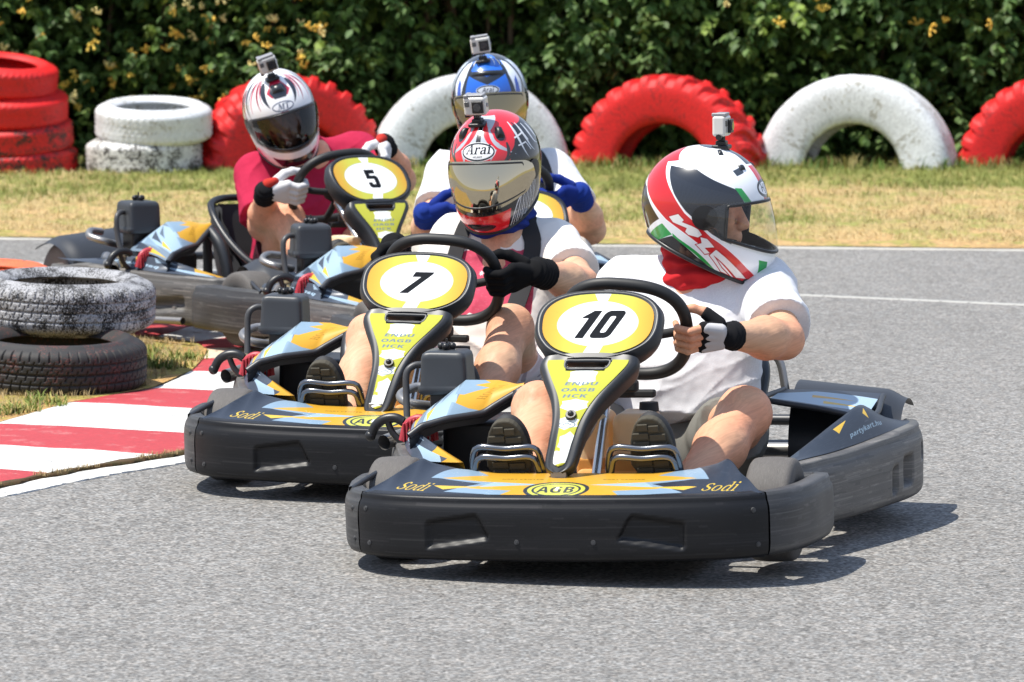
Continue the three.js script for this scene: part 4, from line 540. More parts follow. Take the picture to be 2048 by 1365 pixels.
// hand that grips the rim at angle th; side +1 = driver's left
function hand(th, steer, tw = 0) {
  const P = rimAt(th, steer), T = rimAt(th + 0.05, steer).sub(rimAt(th - 0.05, steer)).normalize(), n = SW.n.clone(), r = P.clone().sub(SW.c).normalize(); r.addScaledVector(T, -r.dot(T)).normalize(); if (T.y < 0) T.negate();
  { const a = R(tw), r0 = r.clone(), n0 = n.clone(); r.copy(r0).multiplyScalar(Math.cos(a)).addScaledVector(n0, Math.sin(a)); n.copy(n0).multiplyScalar(Math.cos(a)).addScaledVector(r0, -Math.sin(a)); }
  const at = (a, b, c) => P.clone().addScaledVector(r, a).addScaledVector(n, b).addScaledVector(T, c).toArray();
  const W = at(0.112, 0.016, -0.014), palm = [], fingers = [];
  [[0.034, 0.0100, 0], [0.0115, 0.0103, 0.004], [-0.0105, 0.0098, 0.001], [-0.031, 0.0086, -0.006]].forEach(([t, q, e]) => {
    const K = at(0.047 + e, -0.017, t), A = at(0.014 + e, -0.039, t * 1.03), B = at(-0.019, -0.029, t * 1.02 - 0.002), C = at(-0.029, -0.004, t * 0.98 - 0.003);
    palm.push(cap(W, K, 0.019, 0.0135)); fingers.push(blend([cap(K, A, q * 1.14, q * 1.06), cap(A, B, q * 1.06, q * 0.97), cap(B, C, q * 0.97, q * 0.85)], 0.004));
  });
  const thumb = blend([cap(at(0.080, 0.020, 0.02), at(0.040, 0.034, 0.043), 0.016, 0.0135), cap(at(0.040, 0.034, 0.043), at(0.012, 0.032, 0.054), 0.0128, 0.0112), cap(at(0.012, 0.032, 0.054), at(-0.018, 0.021, 0.057), 0.0112, 0.0088)], 0.006);
  return { W, palm: blend(palm, 0.014), fingers, thumb, at };
}
function helmetR() { // radius along a direction from the centre of the shell
  const A = ell([0, 0.018, -0.012], [0.131, 0.142, 0.158]), B = ell([0, -0.098, 0.062], [0.100, 0.098, 0.112]), C = ell([0, -0.06, -0.002], [0.121, 0.125, 0.135]);
  const f = (x, y, z) => Math.max(smin(smin(A(x, y, z), C(x, y, z), 0.03), B(x, y, z), 0.035), (-(y + 0.124) - 0.40 * z) * 0.93);
  return (az, el) => { const d = [Math.sin(az) * Math.cos(el), Math.sin(el), Math.cos(az) * Math.cos(el)]; let lo = 0.02, hi = 0.32; for (let i = 0; i < 26; i++) { const m = (lo + hi) / 2; f(d[0] * m, d[1] * m, d[2] * m) < 0 ? (lo = m) : (hi = m); } return lo; };
}
const HR = helmetR(), hp = (az, el, off = 0, k = 1) => { const r = (HR(az, el) + off) * k; return [Math.sin(az) * Math.cos(el) * r, Math.sin(el) * r, Math.cos(az) * Math.cos(el) * r]; };
const portU = (a) => 13 - 5 * (a / 60) ** 2, portL = (a) => -26.5 + 3.5 * (Math.abs(a) / 62) ** 2;
const inPort = (azd, eld, g = 0) => Math.abs(azd) < 57 + g && eld < portU(azd) + g && eld > portL(azd) - g;
const HG = {};
{
  const nu = 240, nv = 130, G0 = (off, k) => grid(nu, nv, (u, v) => hp(R(u * 360 - 180), R(v * 180 - 90), off, k));
  const hole = (g, m) => cut(g, (u, v) => inPort(u * 360 - 180, v * 180 - 90, m));
  HG.shell = hole(weldSeam(G0(0, 1), nu, nv), 0); HG.liner = hole(weldSeam(G0(-0.012, 1), nu, nv), 0.5);
  HG.visor = grid(100, 36, (u, v) => { const a = lerp(-84, 84, u), k = sstep(60, 84, Math.abs(a)), U = lerp(portU(a) + 3.5, 3, k), L = lerp(portL(a) - 3.5, -14, k); const p = hp(R(a), R(L), 0.0045), q = hp(R(a), R(U), 0.0045), m = mixp(p, q, v), bu = 1 + 0.045 * Math.sin(v * Math.PI) * (1 - k * 0.8), e = hp(R(a), R(lerp(L, U, v)), 0.0042), lm = Math.hypot(m[0], m[2]) * bu, le = Math.hypot(e[0], e[2]), s = Math.max(1, le / lm) * bu; return [m[0] * s, m[1], m[2] * s]; });
  const edge = []; for (let i = 0; i < 64; i++) { const u = (i / 64) * 4; let a, e; if (u < 1) { a = lerp(-56, 56, u); e = portU(a) + 0.6; } else if (u < 2) { a = 56.5; e = lerp(portU(56), portL(56), u - 1); } else if (u < 3) { a = lerp(56, -56, u - 2); e = portL(a) - 0.6; } else { a = -56.5; e = lerp(portL(56), portU(56), u - 3); } edge.push(hp(R(a), R(e), 0.003)); }
  HG.seal = tube(edge, 0.0042, 160, 6, true);
  const base = []; for (let i = 0; i < 60; i++) { const a = (i / 60) * 360 - 180; let lo = -89, hi = 0; for (let q = 0; q < 24; q++) { const m = (lo + hi) / 2, p = hp(R(a), R(m)); (p[1] + 0.124) + 0.40 * p[2] < 0.0012 ? (lo = m) : (hi = m); } base.push(hp(R(a), R(hi))); }
  HG.trim = tube(base, 0.0055, 160, 7, true);
  HG.pivot = [-1, 1].map((s) => grid(16, 6, (u, v) => { const a = u * 6.2832; return hp(R(s * (80 + Math.cos(a) * 14 * v)), R(-4 + Math.sin(a) * 13 * v), 0.0062 - 0.002 * v); }));
  HG.latch = ball(...hp(0, R(-40), 0.004), 0.009, 10);
}
const hpatch = (a0, a1, e0, e1, off = 0.006, sk = 0) => grid(10, 8, (u, v) => { const q = Math.abs(Math.sin(u * 3.1416) * Math.sin(v * 3.1416)) ** 0.4; return hp(R(lerp(a0, a1, u) + sk * (v - 0.5)), R(lerp(e0, e1, v)), off * q + 0.0006); });
const CX = (a) => ((a + 180) / 360) * 1024, CY = (e) => ((90 - e) / 180) * 512;
const ap = (x, pts, fill, stroke, lw) => poly(x, pts.map(([a, e]) => [CX(a), CY(e)]), fill, stroke, lw);
const oval = (x, a, e, rx, ry, fill, stroke, lw) => { x.beginPath(); x.ellipse(CX(a), CY(e), rx * 2.844, ry * 2.844, 0, 0, 7); if (fill) { x.fillStyle = fill; x.fill(); } if (stroke) { x.strokeStyle = stroke; x.lineWidth = lw; x.stroke(); } };
const blade = (x, pts, w, col) => { x.strokeStyle = col; x.lineWidth = w; x.lineCap = 'round'; x.lineJoin = 'round'; x.beginPath(); pts.forEach(([a, e], i) => (i ? x.lineTo(CX(a), CY(e)) : x.moveTo(CX(a), CY(e)))); x.stroke(); };
function flame(x, p0, c, p1, w, col) { // tapering curved stroke
  x.fillStyle = col; x.beginPath(); const q = (t) => [0, 1].map((k) => (1 - t) ** 2 * p0[k] + 2 * t * (1 - t) * c[k] + t * t * p1[k]), L = [], Rr = []; for (let i = 0; i <= 16; i++) { const t = i / 16, a = q(t), b = q(Math.min(1, t + 0.01)), d = q(Math.max(0, t - 0.01)), dx = b[0] - d[0], dy = b[1] - d[1], l = Math.hypot(dx, dy) || 1, ww = w * (1 - t) * Math.min(1, 0.4 + t * 3); L.push([a[0] - (dy / l) * ww, a[1] + (dx / l) * ww]); Rr.unshift([a[0] + (dy / l) * ww, a[1] - (dx / l) * ww]); }
  L.concat(Rr).forEach(([a, e], i) => (i ? x.lineTo(CX(a), CY(e)) : x.moveTo(CX(a), CY(e)))); x.fill();
}
const helmetArt = {
  tricolor: (x, w, h) => {
    x.fillStyle = '#eceff2'; x.fillRect(0, 0, w, h);
    const both = (pts, c, s, lw) => { poly(x, pts, c, s, lw); poly(x, pts.map(([a, b]) => [1024 - a, b]), c, s, lw); };
    both([[124, 132], [238, 124], [305, 151], [384, 180], [411, 224], [400, 250], [372, 252], [372, 336], [340, 330], [308, 316], [286, 301], [223, 253], [180, 206]], '#22262f', '#f4f6f8', 3);
    for (let i = 0; i < 60; i++) { x.strokeStyle = 'rgba(150,160,175,.10)'; x.lineWidth = 1.4; for (const m of [0, 1]) { const a = 130 + i * 4.4; x.beginPath(); x.moveTo(m ? 1024 - a : a, 150 + i * 0.8); x.lineTo(m ? 1024 - a - 24 : a + 24, 240); x.stroke(); } }
    both([[0, 60], [70, 70], [147, 113], [100, 128], [178, 206], [221, 257], [308, 324], [420, 372], [512, 402], [512, 432], [444, 428], [263, 344], [157, 282], [60, 200], [0, 150]], '#d21f26', '#f4f6f8', 3);
    both([[0, 190], [66, 206], [132, 282], [66, 312], [0, 300]], '#241a18');
    both([[60, 330], [142, 294], [176, 324], [107, 344]], '#1f9a48'); both([[178, 320], [198, 334], [395, 436], [387, 446], [179, 332]], '#1f9a48'); both([[376, 176], [399, 178], [436, 224], [411, 224]], '#1f9a48'); both([[448, 352], [476, 352], [500, 420], [470, 414]], '#1f9a48');
    both([[60, 352], [176, 328], [262, 380], [470, 462], [470, 512], [60, 512]], '#1b1d23'); both([[452, 440], [470, 420], [512, 428], [512, 480], [470, 490]], '#1c2029');
    // lettering on the band
    for (const L of [[[167, 272], [200, 261], [220, 279], [214, 285], [245, 294], [266, 303], [280, 320], [266, 329], [233, 323], [222, 314], [227, 303], [204, 296], [182, 289]], [[272, 325], [296, 329], [323, 350], [292, 355], [310, 366], [290, 371], [257, 348], [277, 342]], [[326, 353], [377, 373], [438, 397], [404, 403], [345, 379], [326, 372], [352, 391], [386, 404], [351, 402], [305, 371]]]) { poly(x, L, '#eceae8', '#a8141c', 2); poly(x, L.map(([p, q]) => [1024 - p, q]), '#eceae8', '#a8141c', 2); }
    ap(x, [[-16, 90], [16, 90], [14, 52], [-14, 52]], '#2a303a'); x.fillStyle = '#2a303a'; x.fillRect(0, 0, 1024, 34); ap(x, [[-13, 50], [13, 50], [11, 33], [-11, 33]], '#cf2a33'); ap(x, [[-8, 18], [8, 18], [7, 12], [-7, 12]], '#cf2a33');
    oval(x, 0, 25.5, 16, 7.6, '#f5f5f5', '#15171b', 8); x.font = 'bold 30px sans-serif'; x.fillStyle = '#15171b'; x.textAlign = 'center'; x.save(); x.translate(CX(0), CY(22.4)); x.scale(1.15, 1); x.fillText('HJC', 0, 0); x.restore();
    for (const s of [-1, 1]) { ap(x, [[s * 30, 50], [s * 46, 46], [s * 42, 40], [s * 30, 43]], '#394049'); oval(x, s * 24, -52, 5, 3, '#15171b'); }
  },
  redflame: (x, w, h) => {
    x.fillStyle = '#17181c'; x.fillRect(0, 0, w, h);
    ap(x, [[-180, 90], [180, 90], [180, 60], [60, 55], [42, 30], [40, 5], [-80, 5], [-95, 40], [-120, 60], [-180, 60]], '#d8212b');
    x.fillStyle = '#aeb4bc'; ap(x, [[-44, 78], [44, 78], [18, 52], [30, 34], [52, 20], [26, 30], [16, 16], [12, 34], [-12, 34], [-18, 14], [-26, 30], [-52, 18], [-30, 34], [-18, 52]], '#aeb4bc');
    for (const s of [-1, 1]) { flame(x, [s * 8, 66], [s * 10, 30], [s * 36, 26], 6, '#d8212b'); flame(x, [s * 52, 66], [s * 60, 34], [s * 30, 18], 9, '#d8212b'); oval(x, s * 33, 47, 11, 12, '#c62029'); oval(x, s * 33, 47, 8, 9, '#26221f'); flame(x, [s * 62, 44], [s * 52, 20], [s * 20, 8], 4.5, '#26221f'); flame(x, [s * 40, 36], [s * 44, 16], [s * 22, 10], 3, '#332a28'); flame(x, [s * 70, 60], [s * 78, 24], [s * 62, 6], 4, '#26221f'); }
    ap(x, [[-3.5, 70], [3.5, 70], [3.5, 36], [-3.5, 36]], '#201d1d'); ap(x, [[-3, 22], [3, 22], [3, 6], [-3, 6]], '#201d1d');
    oval(x, 0, 27, 23, 11, '#f3f3f3'); oval(x, 0, 27, 21, 9.4, null, '#15161a', 5); x.font = 'italic bold 42px serif'; x.textAlign = 'center'; x.fillStyle = '#15161a'; x.fillText('Arai', CX(0), CY(24.2)); x.font = 'bold 9px sans-serif'; x.fillText('HELMET', CX(0), CY(20));
    // chin
    ap(x, [[-52, -34], [34, -34], [26, -72], [-40, -72]], '#dd2027'); oval(x, -2, -45, 17, 4, '#111216'); 
    for (const s of [-1, 1]) { for (let i = 0; i < 6; i++) { const b = 34 + i * 9; flame(x, [s * b, -62 + i * 4], [s * (b + 4), -30 + i * 6], [s * (b + 22), -26 + i * 7], 3.4, '#d5d8dc'); flame(x, [s * b, -60 + i * 4], [s * (b + 5), -32 + i * 6], [s * (b + 19), -29 + i * 7], 1.7, '#17181c'); } for (let i = 0; i < 4; i++) { flame(x, [s * (62 + i * 16), 62 - i * 4], [s * (60 + i * 15), 24], [s * (74 + i * 18), 12 + i * 6], 3.2, '#cfd3d8'); } blade(x, [[s * 56, 40], [s * 78, 44], [s * 82, 34]], 6, '#d5d8dc'); blade(x, [[s * 58, 30], [s * 74, 32], [s * 80, 22]], 5, '#d5d8dc'); }
  },
  redwhite: (x, w, h) => {
    x.fillStyle = '#e9e9ea'; x.fillRect(0, 0, w, h);
    ap(x, [[-22, 90], [22, 90], [16, 62], [24, 46], [14, 38], [-14, 38], [-24, 46], [-16, 62]], '#b01f3a'); ap(x, [[-15, 58], [15, 58], [18, 46], [10, 36], [-10, 36], [-18, 46]], '#22262f');
    x.fillStyle = '#e9e9ea'; x.fillRect(0, 0, 1024, 20);
    for (const s of [-1, 1]) { flame(x, [s * 30, 80], [s * 22, 48], [s * 38, 30], 7, '#f6f6f6'); flame(x, [s * 36, 64], [s * 34, 42], [s * 19, 24], 9, '#232733'); flame(x, [s * 52, 70], [s * 50, 44], [s * 36, 22], 5, '#8e1f30'); flame(x, [s * 84, 66], [s * 82, 34], [s * 60, 10], 7, '#232733'); flame(x, [s * 46, 78], [s * 44, 46], [s * 30, 28], 2.6, '#b01f3a'); flame(x, [s * 60, 70], [s * 66, 40], [s * 54, 18], 4, '#b01f3a'); flame(x, [s * 66, 64], [s * 72, 38], [s * 62, 16], 3, '#2a2d36'); flame(x, [s * 95, 50], [s * 84, 20], [s * 72, -2], 8, '#8e1f30'); flame(x, [s * 104, 40], [s * 94, 4], [s * 74, -20], 7, '#2a2d36'); flame(x, [s * 78, -36], [s * 48, -46], [s * 20, -66], 4, '#a3203a'); flame(x, [s * 70, -48], [s * 50, -56], [s * 26, -72], 3, '#2a2d36'); }
    ap(x, [[-6, 18], [6, 18], [5, 10], [-5, 10]], '#b01f3a'); oval(x, 0, 24, 18, 7.5, '#f2f3f5'); oval(x, 0, 24, 16.4, 6.2, null, '#20304e', 4); x.font = 'italic bold 32px serif'; x.fillStyle = '#20304e'; x.textAlign = 'center'; x.fillText('MT', CX(0), CY(20.3));
    ap(x, [[-34, -38], [34, -38], [22, -50], [-22, -50]], '#16171b');
  },
  blue: (x, w, h) => {
    x.fillStyle = '#23272f'; x.fillRect(0, 0, w, h);
    ap(x, [[-32, 62], [32, 62], [36, 8], [-36, 8]], '#1e62c8'); ap(x, [[-50, 88], [50, 88], [26, 56], [-26, 56]], '#2a6fd0'); ap(x, [[-38, 50], [0, 38], [38, 50], [36, 42], [0, 27], [-36, 42]], '#1c1f27');
    for (const s of [-1, 1]) { ap(x, [[s * 44, 66], [s * 60, 60], [s * 66, 30], [s * 58, 6], [s * 46, 6], [s * 40, 40]], '#dfe6ee'); ap(x, [[s * 48, 30], [s * 56, 38], [s * 56, 8], [s * 44, 8]], '#2350b4'); ap(x, [[s * 72, 66], [s * 96, 60], [s * 110, 30], [s * 92, 2], [s * 74, 20]], '#c3d0de'); for (let i = 0; i < 7; i++) flame(x, [s * (74 + i * 5), 58 - i * 5], [s * (84 + i * 4), 40 - i * 5], [s * (80 + i * 6), 26 - i * 4], 2.6, i % 2 ? '#2350b4' : '#ffffff'); for (let i = 0; i < 6; i++) flame(x, [s * (14 + i * 7), 80 - i * 3], [s * (18 + i * 7), 66 - i * 2], [s * (12 + i * 6), 56], 2.6, i % 2 ? '#f2f5f8' : '#2f6fd2'); }
    oval(x, 0, 20, 17, 6.6, '#c8cdd4'); oval(x, 0, 20, 15, 5.4, null, '#1b2030', 4); x.font = 'italic bold 24px sans-serif'; x.fillStyle = '#1b2030'; x.textAlign = 'center'; x.fillText('Arai', CX(0), CY(17)); ap(x, [[-50, -40], [50, -40], [36, -66], [-36, -66]], '#2350b4');
  },
};
const skinTex = dataTex(512, (() => { const a = tileNoise(512, 40, 201), b = tileNoise(512, 150, 202), c = tileNoise(512, 8, 203); return (i, j) => { const v = 1 + (a(i, j) - 0.5) * 0.07 + (b(i, j) - 0.5) * 0.08, r = (c(i, j) - 0.5) * 0.13; return [(0.87 + r * 0.3) * v, (0.675 - r * 0.5) * v, (0.55 - r * 0.5) * v]; }; })());
const skins = [[0.88, 0.84, 0.82], [0.86, 0.87, 0.87], [0.98, 0.92, 0.89], [0.98, 0.95, 0.93]].map((c) => phys(c, 0.5, { map: skinTex, bumpMap: skinTex, bumpScale: 0.002, specularIntensity: 0.4 }));
const clothTex = dataTex(512, (() => { const a = tileNoise(512, 256, 301), b = tileNoise(512, 20, 302); return (i, j) => { const v = 0.95 + (a(i, j) - 0.5) * 0.06 + (b(i, j) - 0.5) * 0.03; return [v, v, v]; }; })());
const cloth = (c, o = {}) => phys(c, 0.9, { map: clothTex, sheen: 0.25, sheenRoughness: 0.6, specularIntensity: 0.25, ...o });
const soleMat = std([0.055, 0.048, 0.033], 0.85), shoeMat = std([0.02, 0.02, 0.022], 0.7);
const soleGeo = (() => { const s = new THREE.Shape(); const pts = []; for (let i = 0; i < 40; i++) { const a = (i / 40) * 6.2832, y = Math.sin(a) * 0.14, w = y > 0 ? 0.054 : 0.045 - 0.006 * Math.exp(-(((y + 0.03) / 0.04) ** 2)); pts.push(new THREE.Vector2(Math.sign(Math.cos(a)) * Math.abs(Math.cos(a)) ** 0.75 * w, y)); } s.setFromPoints(pts); const g = [new THREE.ExtrudeGeometry(s, { depth: 0.016, bevelEnabled: true, bevelThickness: 0.004, bevelSize: 0.004, bevelSegments: 2, curveSegments: 2 })]; for (let i = -5; i <= 5; i++) { const y = i * 0.0235, w = (y > 0.1 || y < -0.1 ? 0.056 : 0.086); g.push(rbox(w * 0.47, 0.017, 0.008, 0.002, -w * 0.25, y + 0.003, 0.022), rbox(w * 0.47, 0.017, 0.008, 0.002, w * 0.25, y - 0.002, 0.022)); } return merge(g); })();

function makeDriver(c) {
  SW.c.y = 0.553 + (c.wdy || 0);
  const o = thing('person', c.label, 'person', 'kart drivers'); o.position.set(c.pose[0], c.pose[1], c.pose[2]); o.rotation.set(0, R(c.pose[3]), R(c.pose[4]), 'YXZ');
  const H = [hand(c.grip[0], c.steer, c.grip[2] || 0), hand(c.grip[1], c.steer, c.grip[3] || 0)], k = c.bulk || 1, hd = c.head.p, neck = [lerp(hd[0], (c.sh[0][0] + c.sh[1][0]) / 2, 0.7), Math.max(c.sh[0][1], c.sh[1][1]) + 0.05, (c.sh[0][2] + c.sh[1][2]) / 2];
  const mid = [(c.sh[0][0] + c.sh[1][0]) / 2, (c.sh[0][1] + c.sh[1][1]) / 2, (c.sh[0][2] + c.sh[1][2]) / 2], hipM = mixp(c.hip[0], c.hip[1], 0.5), fin = [];
  // skin
  const sk = [];
  for (const i of [0, 1]) {
    const s = c.sh[i], e = c.el[i], w = H[i].W;
    sk.push(cap(s, e, 0.056 * k, 0.047 * k), cap(e, mixp(e, w, 0.35), 0.048 * k, 0.050 * k), cap(mixp(e, w, 0.35), w, 0.050 * k, 0.031 * k));
    sk.push(cap(c.hip[i], c.kn[i], 0.085 * k, 0.064 * k), ell(mixp(c.kn[i], c.hip[i], -0.02), [0.060 * k, 0.061 * k, 0.062 * k]), ell([c.kn[i][0], c.kn[i][1] + 0.034 * k, c.kn[i][2] + 0.036 * k], [0.032, 0.030, 0.030]), ell(mixp(c.kn[i], c.an[i], 0.33).map((v, q) => v - (q === 1 ? 0.022 : 0)), [0.056 * k, 0.058 * k, 0.085 * k]), cap(c.kn[i], mixp(c.kn[i], c.an[i], 0.38), 0.056 * k, 0.060 * k), cap(mixp(c.kn[i], c.an[i], 0.38), c.an[i], 0.058 * k, 0.038 * k), cap(c.an[i], mixp(c.an[i], c.heel[i], 0.6), 0.036, 0.03));
  }
  sk.push(cap(hipM, mid, 0.10, 0.11), cap(c.sh[0], c.sh[1], 0.055, 0.055), cap(mid, neck, 0.06, 0.056), cap(neck, hd, 0.055, 0.05));
  const skf = blend(sk, 0.026), body = [meshOf(bounds((x, y, z) => skf(x, y, z) + 0.002 * nz(x * 15, y * 15, z * 15 + c.seed) + 0.0012 * nz(x * 48, y * 48, z * 48), skf), 0.0095)];
  for (const i of [0, 1]) body.push(meshOf(blend([...(c.glove.bare ? H[i].fingers : []), H[i].palm, H[i].thumb, cap(H[i].W, mixp(H[i].W, c.el[i], 0.2), 0.028, 0.031)], 0.004), 0.0034, 0.012));
  // head in its own frame
  const hq = new THREE.Quaternion().setFromEuler(new THREE.Euler(R(c.head.pitch), R(c.head.yaw), R(c.head.roll), 'YXZ')), hm = new THREE.Matrix4().compose(V(...hd), hq, V(1, 1, 1));
  const face = blend([ell([0, 0.015, -0.015], [0.074, 0.098, 0.094]), ell([0, -0.07, 0.02], [0.056, 0.055, 0.07]), ell([-0.036, -0.025, 0.058], [0.024, 0.03, 0.022]), ell([0.036, -0.025, 0.058], [0.024, 0.03, 0.022]), ell([0, 0.025, 0.066], [0.05, 0.012, 0.014]), cap([0, 0.012, 0.078], [0, -0.032, 0.100], 0.009, 0.013), cap([-0.012, -0.036, 0.09], [0.012, -0.036, 0.09], 0.009), cap([-0.02, -0.062, 0.078], [0.02, -0.062, 0.078], 0.009), cap([-0.018, -0.074, 0.076], [0.018, -0.074, 0.076], 0.009), ell([0, -0.10, 0.068], [0.022, 0.02, 0.02])], 0.012);
  body.push(meshOf(face, 0.0045, 0.012).applyMatrix4(hm));
  const bg = merge(body.map((g) => planarUV(g, (x, y, z) => [x * 2.3 + z * 1.7, y * 2.3 + z * 0.6]))); part(o, 'body', bg, skins[c.skin]);
  // shirt
  const sl = [], cuts = [];
  for (const i of [0, 1]) { const s = c.sh[i], e = c.el[i], t = c.sleeve || 0.62, q = mixp(s, e, t), d = V(e[0] - s[0], e[1] - s[1], e[2] - s[2]).normalize(); sl.push(cap(s, mixp(s, e, t + 0.15), 0.074 * k, (c.sleeveR || 0.074) * k)); cuts.push([q, d, i ? -1 : 1, s]); }
  const belly = c.belly || [0.16, 0.17, 0.15], bp = mixp(hipM, mid, 0.45);
  const torso = blend([cap(mixp(c.sh[0], mid, 0.12), mixp(c.sh[1], mid, 0.12), 0.078 * k), ell([bp[0], bp[1] - 0.02, bp[2] + 0.035], belly.map((v) => v * 1.02)), cap([hipM[0] - 0.05, hipM[1] + 0.04, hipM[2]], [mid[0] - 0.07, mid[1] - 0.09, mid[2] + 0.015], 0.135 * k, 0.118 * k), cap([hipM[0] + 0.05, hipM[1] + 0.04, hipM[2]], [mid[0] + 0.07, mid[1] - 0.09, mid[2] + 0.015], 0.135 * k, 0.118 * k), cap(mid, neck, 0.085, 0.068)], 0.06);
  const ridge = (q) => { const s = Math.abs(Math.sin(q)); return (1 - s) ** 2 - 0.28; };
  const fold = (x, y, z) => { const w1 = nz(x * 4, y * 4, z * 3 + c.seed) * 1.6, w2 = nz(x * 9, y * 9, z * 9 + c.seed) * 0.5, low = sstep(mid[1] + 0.02, hipM[1] + 0.14, y), m1 = clamp(0.55 + 1.1 * nz(x * 5, y * 5, 9 + c.seed)), m2 = clamp(0.5 + 1.2 * nz(x * 5 + 7, y * 5, 3 + c.seed)); return -0.011 * low * m1 * ridge((x * 13 * c.foldDir + y * 38) + w1 * 1.8 + w2) - 0.008 * m2 * ridge(x * 17 + y * 12 * c.foldDir + w1 * 1.5 + w2 + z * 8) - 0.005 * ridge(y * 26 + z * 20 - x * 10 + w1 * 2) * clamp(0.3 + nz(x * 8, y * 8, z * 8)) + 0.0012 * nz(x * 40, y * 44, z * 40); };
  const shirtF = (x, y, z) => { let d = torso(x, y, z); for (const i of [0, 1]) { const [q, dr] = cuts[i]; const t = (x - q[0]) * dr.x + (y - q[1]) * dr.y + (z - q[2]) * dr.z; d = smin(d, Math.max(sl[i](x, y, z) - 0.004 * sstep(-0.1, 0, t), t), 0.035); } d = Math.max(d, -(Math.hypot((x - neck[0]) , (y - neck[1] - 0.035) * 0.6, (z - neck[2] - 0.02)) - 0.055), y - neck[1] - 0.03); d = Math.max(d, -((y - hipM[1] - (c.hem || 0.112)) * 0.88 - (z - hipM[2] - 0.13) * 0.47)); return d + fold(x, y, z); };
  const all = blend([torso, ...sl], 0.05); const shirtG = meshOf(bounds(shirtF, all), 0.0068);
  planarUV(shirtG, (x, y, z) => (c.print ? [(x - mid[0]) / 0.44 + 0.5, (y - (mid[1] - 0.30)) / 0.44] : [x * 3 + z * 2, y * 3 + z]));
  const sh = part(o, 'shirt', shirtG, c.shirt); if (c.shirtLabel) sh.userData.label = c.shirtLabel;
  // shorts or trousers
  const legs = []; for (const i of [0, 1]) { legs.push(cap(c.hip[i], mixp(c.hip[i], c.kn[i], 1), 0.108 * k, (c.long ? 0.074 : 0.080) * k)); if (c.long) legs.push(cap(c.kn[i], c.an[i], 0.072 * k, 0.055 * k)); }
  const pel = cap([c.hip[0][0] - 0.02, c.hip[0][1], c.hip[0][2]], [c.hip[1][0] + 0.02, c.hip[1][1], c.hip[1][2]], 0.118 * k), lg = blend([pel, ...legs], 0.03), tmax = c.long ? 9 : c.shortsAt || 0.62;
  const shortsF = (x, y, z) => { let d = pel(x, y, z); const fl = 0.005 * nz(x * 13, y * 13, z * 16 + c.seed) + 0.0035 * Math.sin(z * 60 + x * 50 + 4 * nz(x * 7, y * 7, z * 7)); legs.forEach((f, i) => { let q = f(x, y, z); if (!c.long) { const a = c.hip[i], b = c.kn[i], L = Math.hypot(b[0] - a[0], b[1] - a[1], b[2] - a[2]), t = ((x - a[0]) * (b[0] - a[0]) + (y - a[1]) * (b[1] - a[1]) + (z - a[2]) * (b[2] - a[2])) / L - L * tmax; q = Math.max(q - 0.003 * sstep(-0.15, 0, t), t); } d = smin(d, q, 0.03); }); return d + fl; };
  const shg = meshOf(bounds(shortsF, lg), 0.0095); planarUV(shg, (x, y, z) => [x * 4 + z, y * 4 + z * 3]); part(o, c.long ? 'trousers' : 'shorts', shg, c.shorts);
  // shoes
  for (const i of [0, 1]) {
    const t = V(...c.toe[i]), a = V(...c.heel[i]), ax = t.clone().sub(a).normalize(), sn = V(0, -ax.z, ax.y).normalize(); if (sn.z < 0) sn.negate(); const cx = ax.clone().cross(sn), m = new THREE.Matrix4().makeBasis(cx, ax, sn).setPosition(t.clone().add(a).multiplyScalar(0.5));
    const up = meshOf(blend([ell([0, -0.05, -0.035], [0.046, 0.098, 0.055]), ell([0, 0.055, -0.024], [0.053, 0.088, 0.042]), cap([0, -0.085, -0.04], [0, -0.07, -0.10], 0.042, 0.044)], 0.03), 0.006, 0.015).applyMatrix4(m);
    const s = part(o, 'shoe', up, shoeMat); part(s, 'sole', soleGeo.clone().applyMatrix4(m), soleMat, 'dark ribbed sole');
  }
  // gloves
  for (const i of [0, 1]) {
    const h = H[i], far = mixp(h.W, c.el[i], c.glove.len || 0.16), pad = (f, r) => { const g = (x, y, z) => f(x, y, z) - r; g.lo = f.lo.map((v) => v - r); g.hi = f.hi.map((v) => v + r); return g; };
    const gl = c.glove.bare ? blend([pad(h.palm, 0.003), pad(cap(h.at(0.080, 0.020, 0.02), h.at(0.046, 0.032, 0.040), 0.016, 0.0142), 0.003)], 0.006) : blend([pad(h.palm, 0.004), ...h.fingers.map((f) => pad(f, 0.0026)), pad(h.thumb, 0.0026)], 0.004);
    const g = part(o, 'glove', meshOf(gl, 0.0034, 0.012), c.glove.mat);
    const cb = blend([cap(mixp(h.W, h.at(0.06, 0, 0), 0.5), h.W, c.glove.bare ? 0.025 : 0.030, c.glove.cuffR * 0.88), cap(h.W, mixp(far, h.W, -0.4), c.glove.cuffR * 0.88, c.glove.cuffR * 1.03)], 0.012), cd = V(far[0] - h.W[0], far[1] - h.W[1], far[2] - h.W[2]).normalize();
    part(g, 'glove_cuff', meshOf(bounds((x, y, z) => Math.max(cb(x, y, z), (x - far[0]) * cd.x + (y - far[1]) * cd.y + (z - far[2]) * cd.z) + 0.0014 * Math.sin(((x - far[0]) * cd.x + (y - far[1]) * cd.y + (z - far[2]) * cd.z) * 420), cb), 0.0042, 0.012), c.glove.cuff);
    if (c.glove.panel) part(g, 'knuckle_panel', meshOf(blend([[0.034, 0], [0.0115, 0.004], [-0.0105, 0.001], [-0.031, -0.006]].map(([t, e]) => cap(h.at(0.052 + e, -0.0195, t), h.at(0.088, -0.006, t * 0.7 - 0.003), 0.0146, 0.0165)), 0.008), 0.0034, 0.01), c.glove.panel);
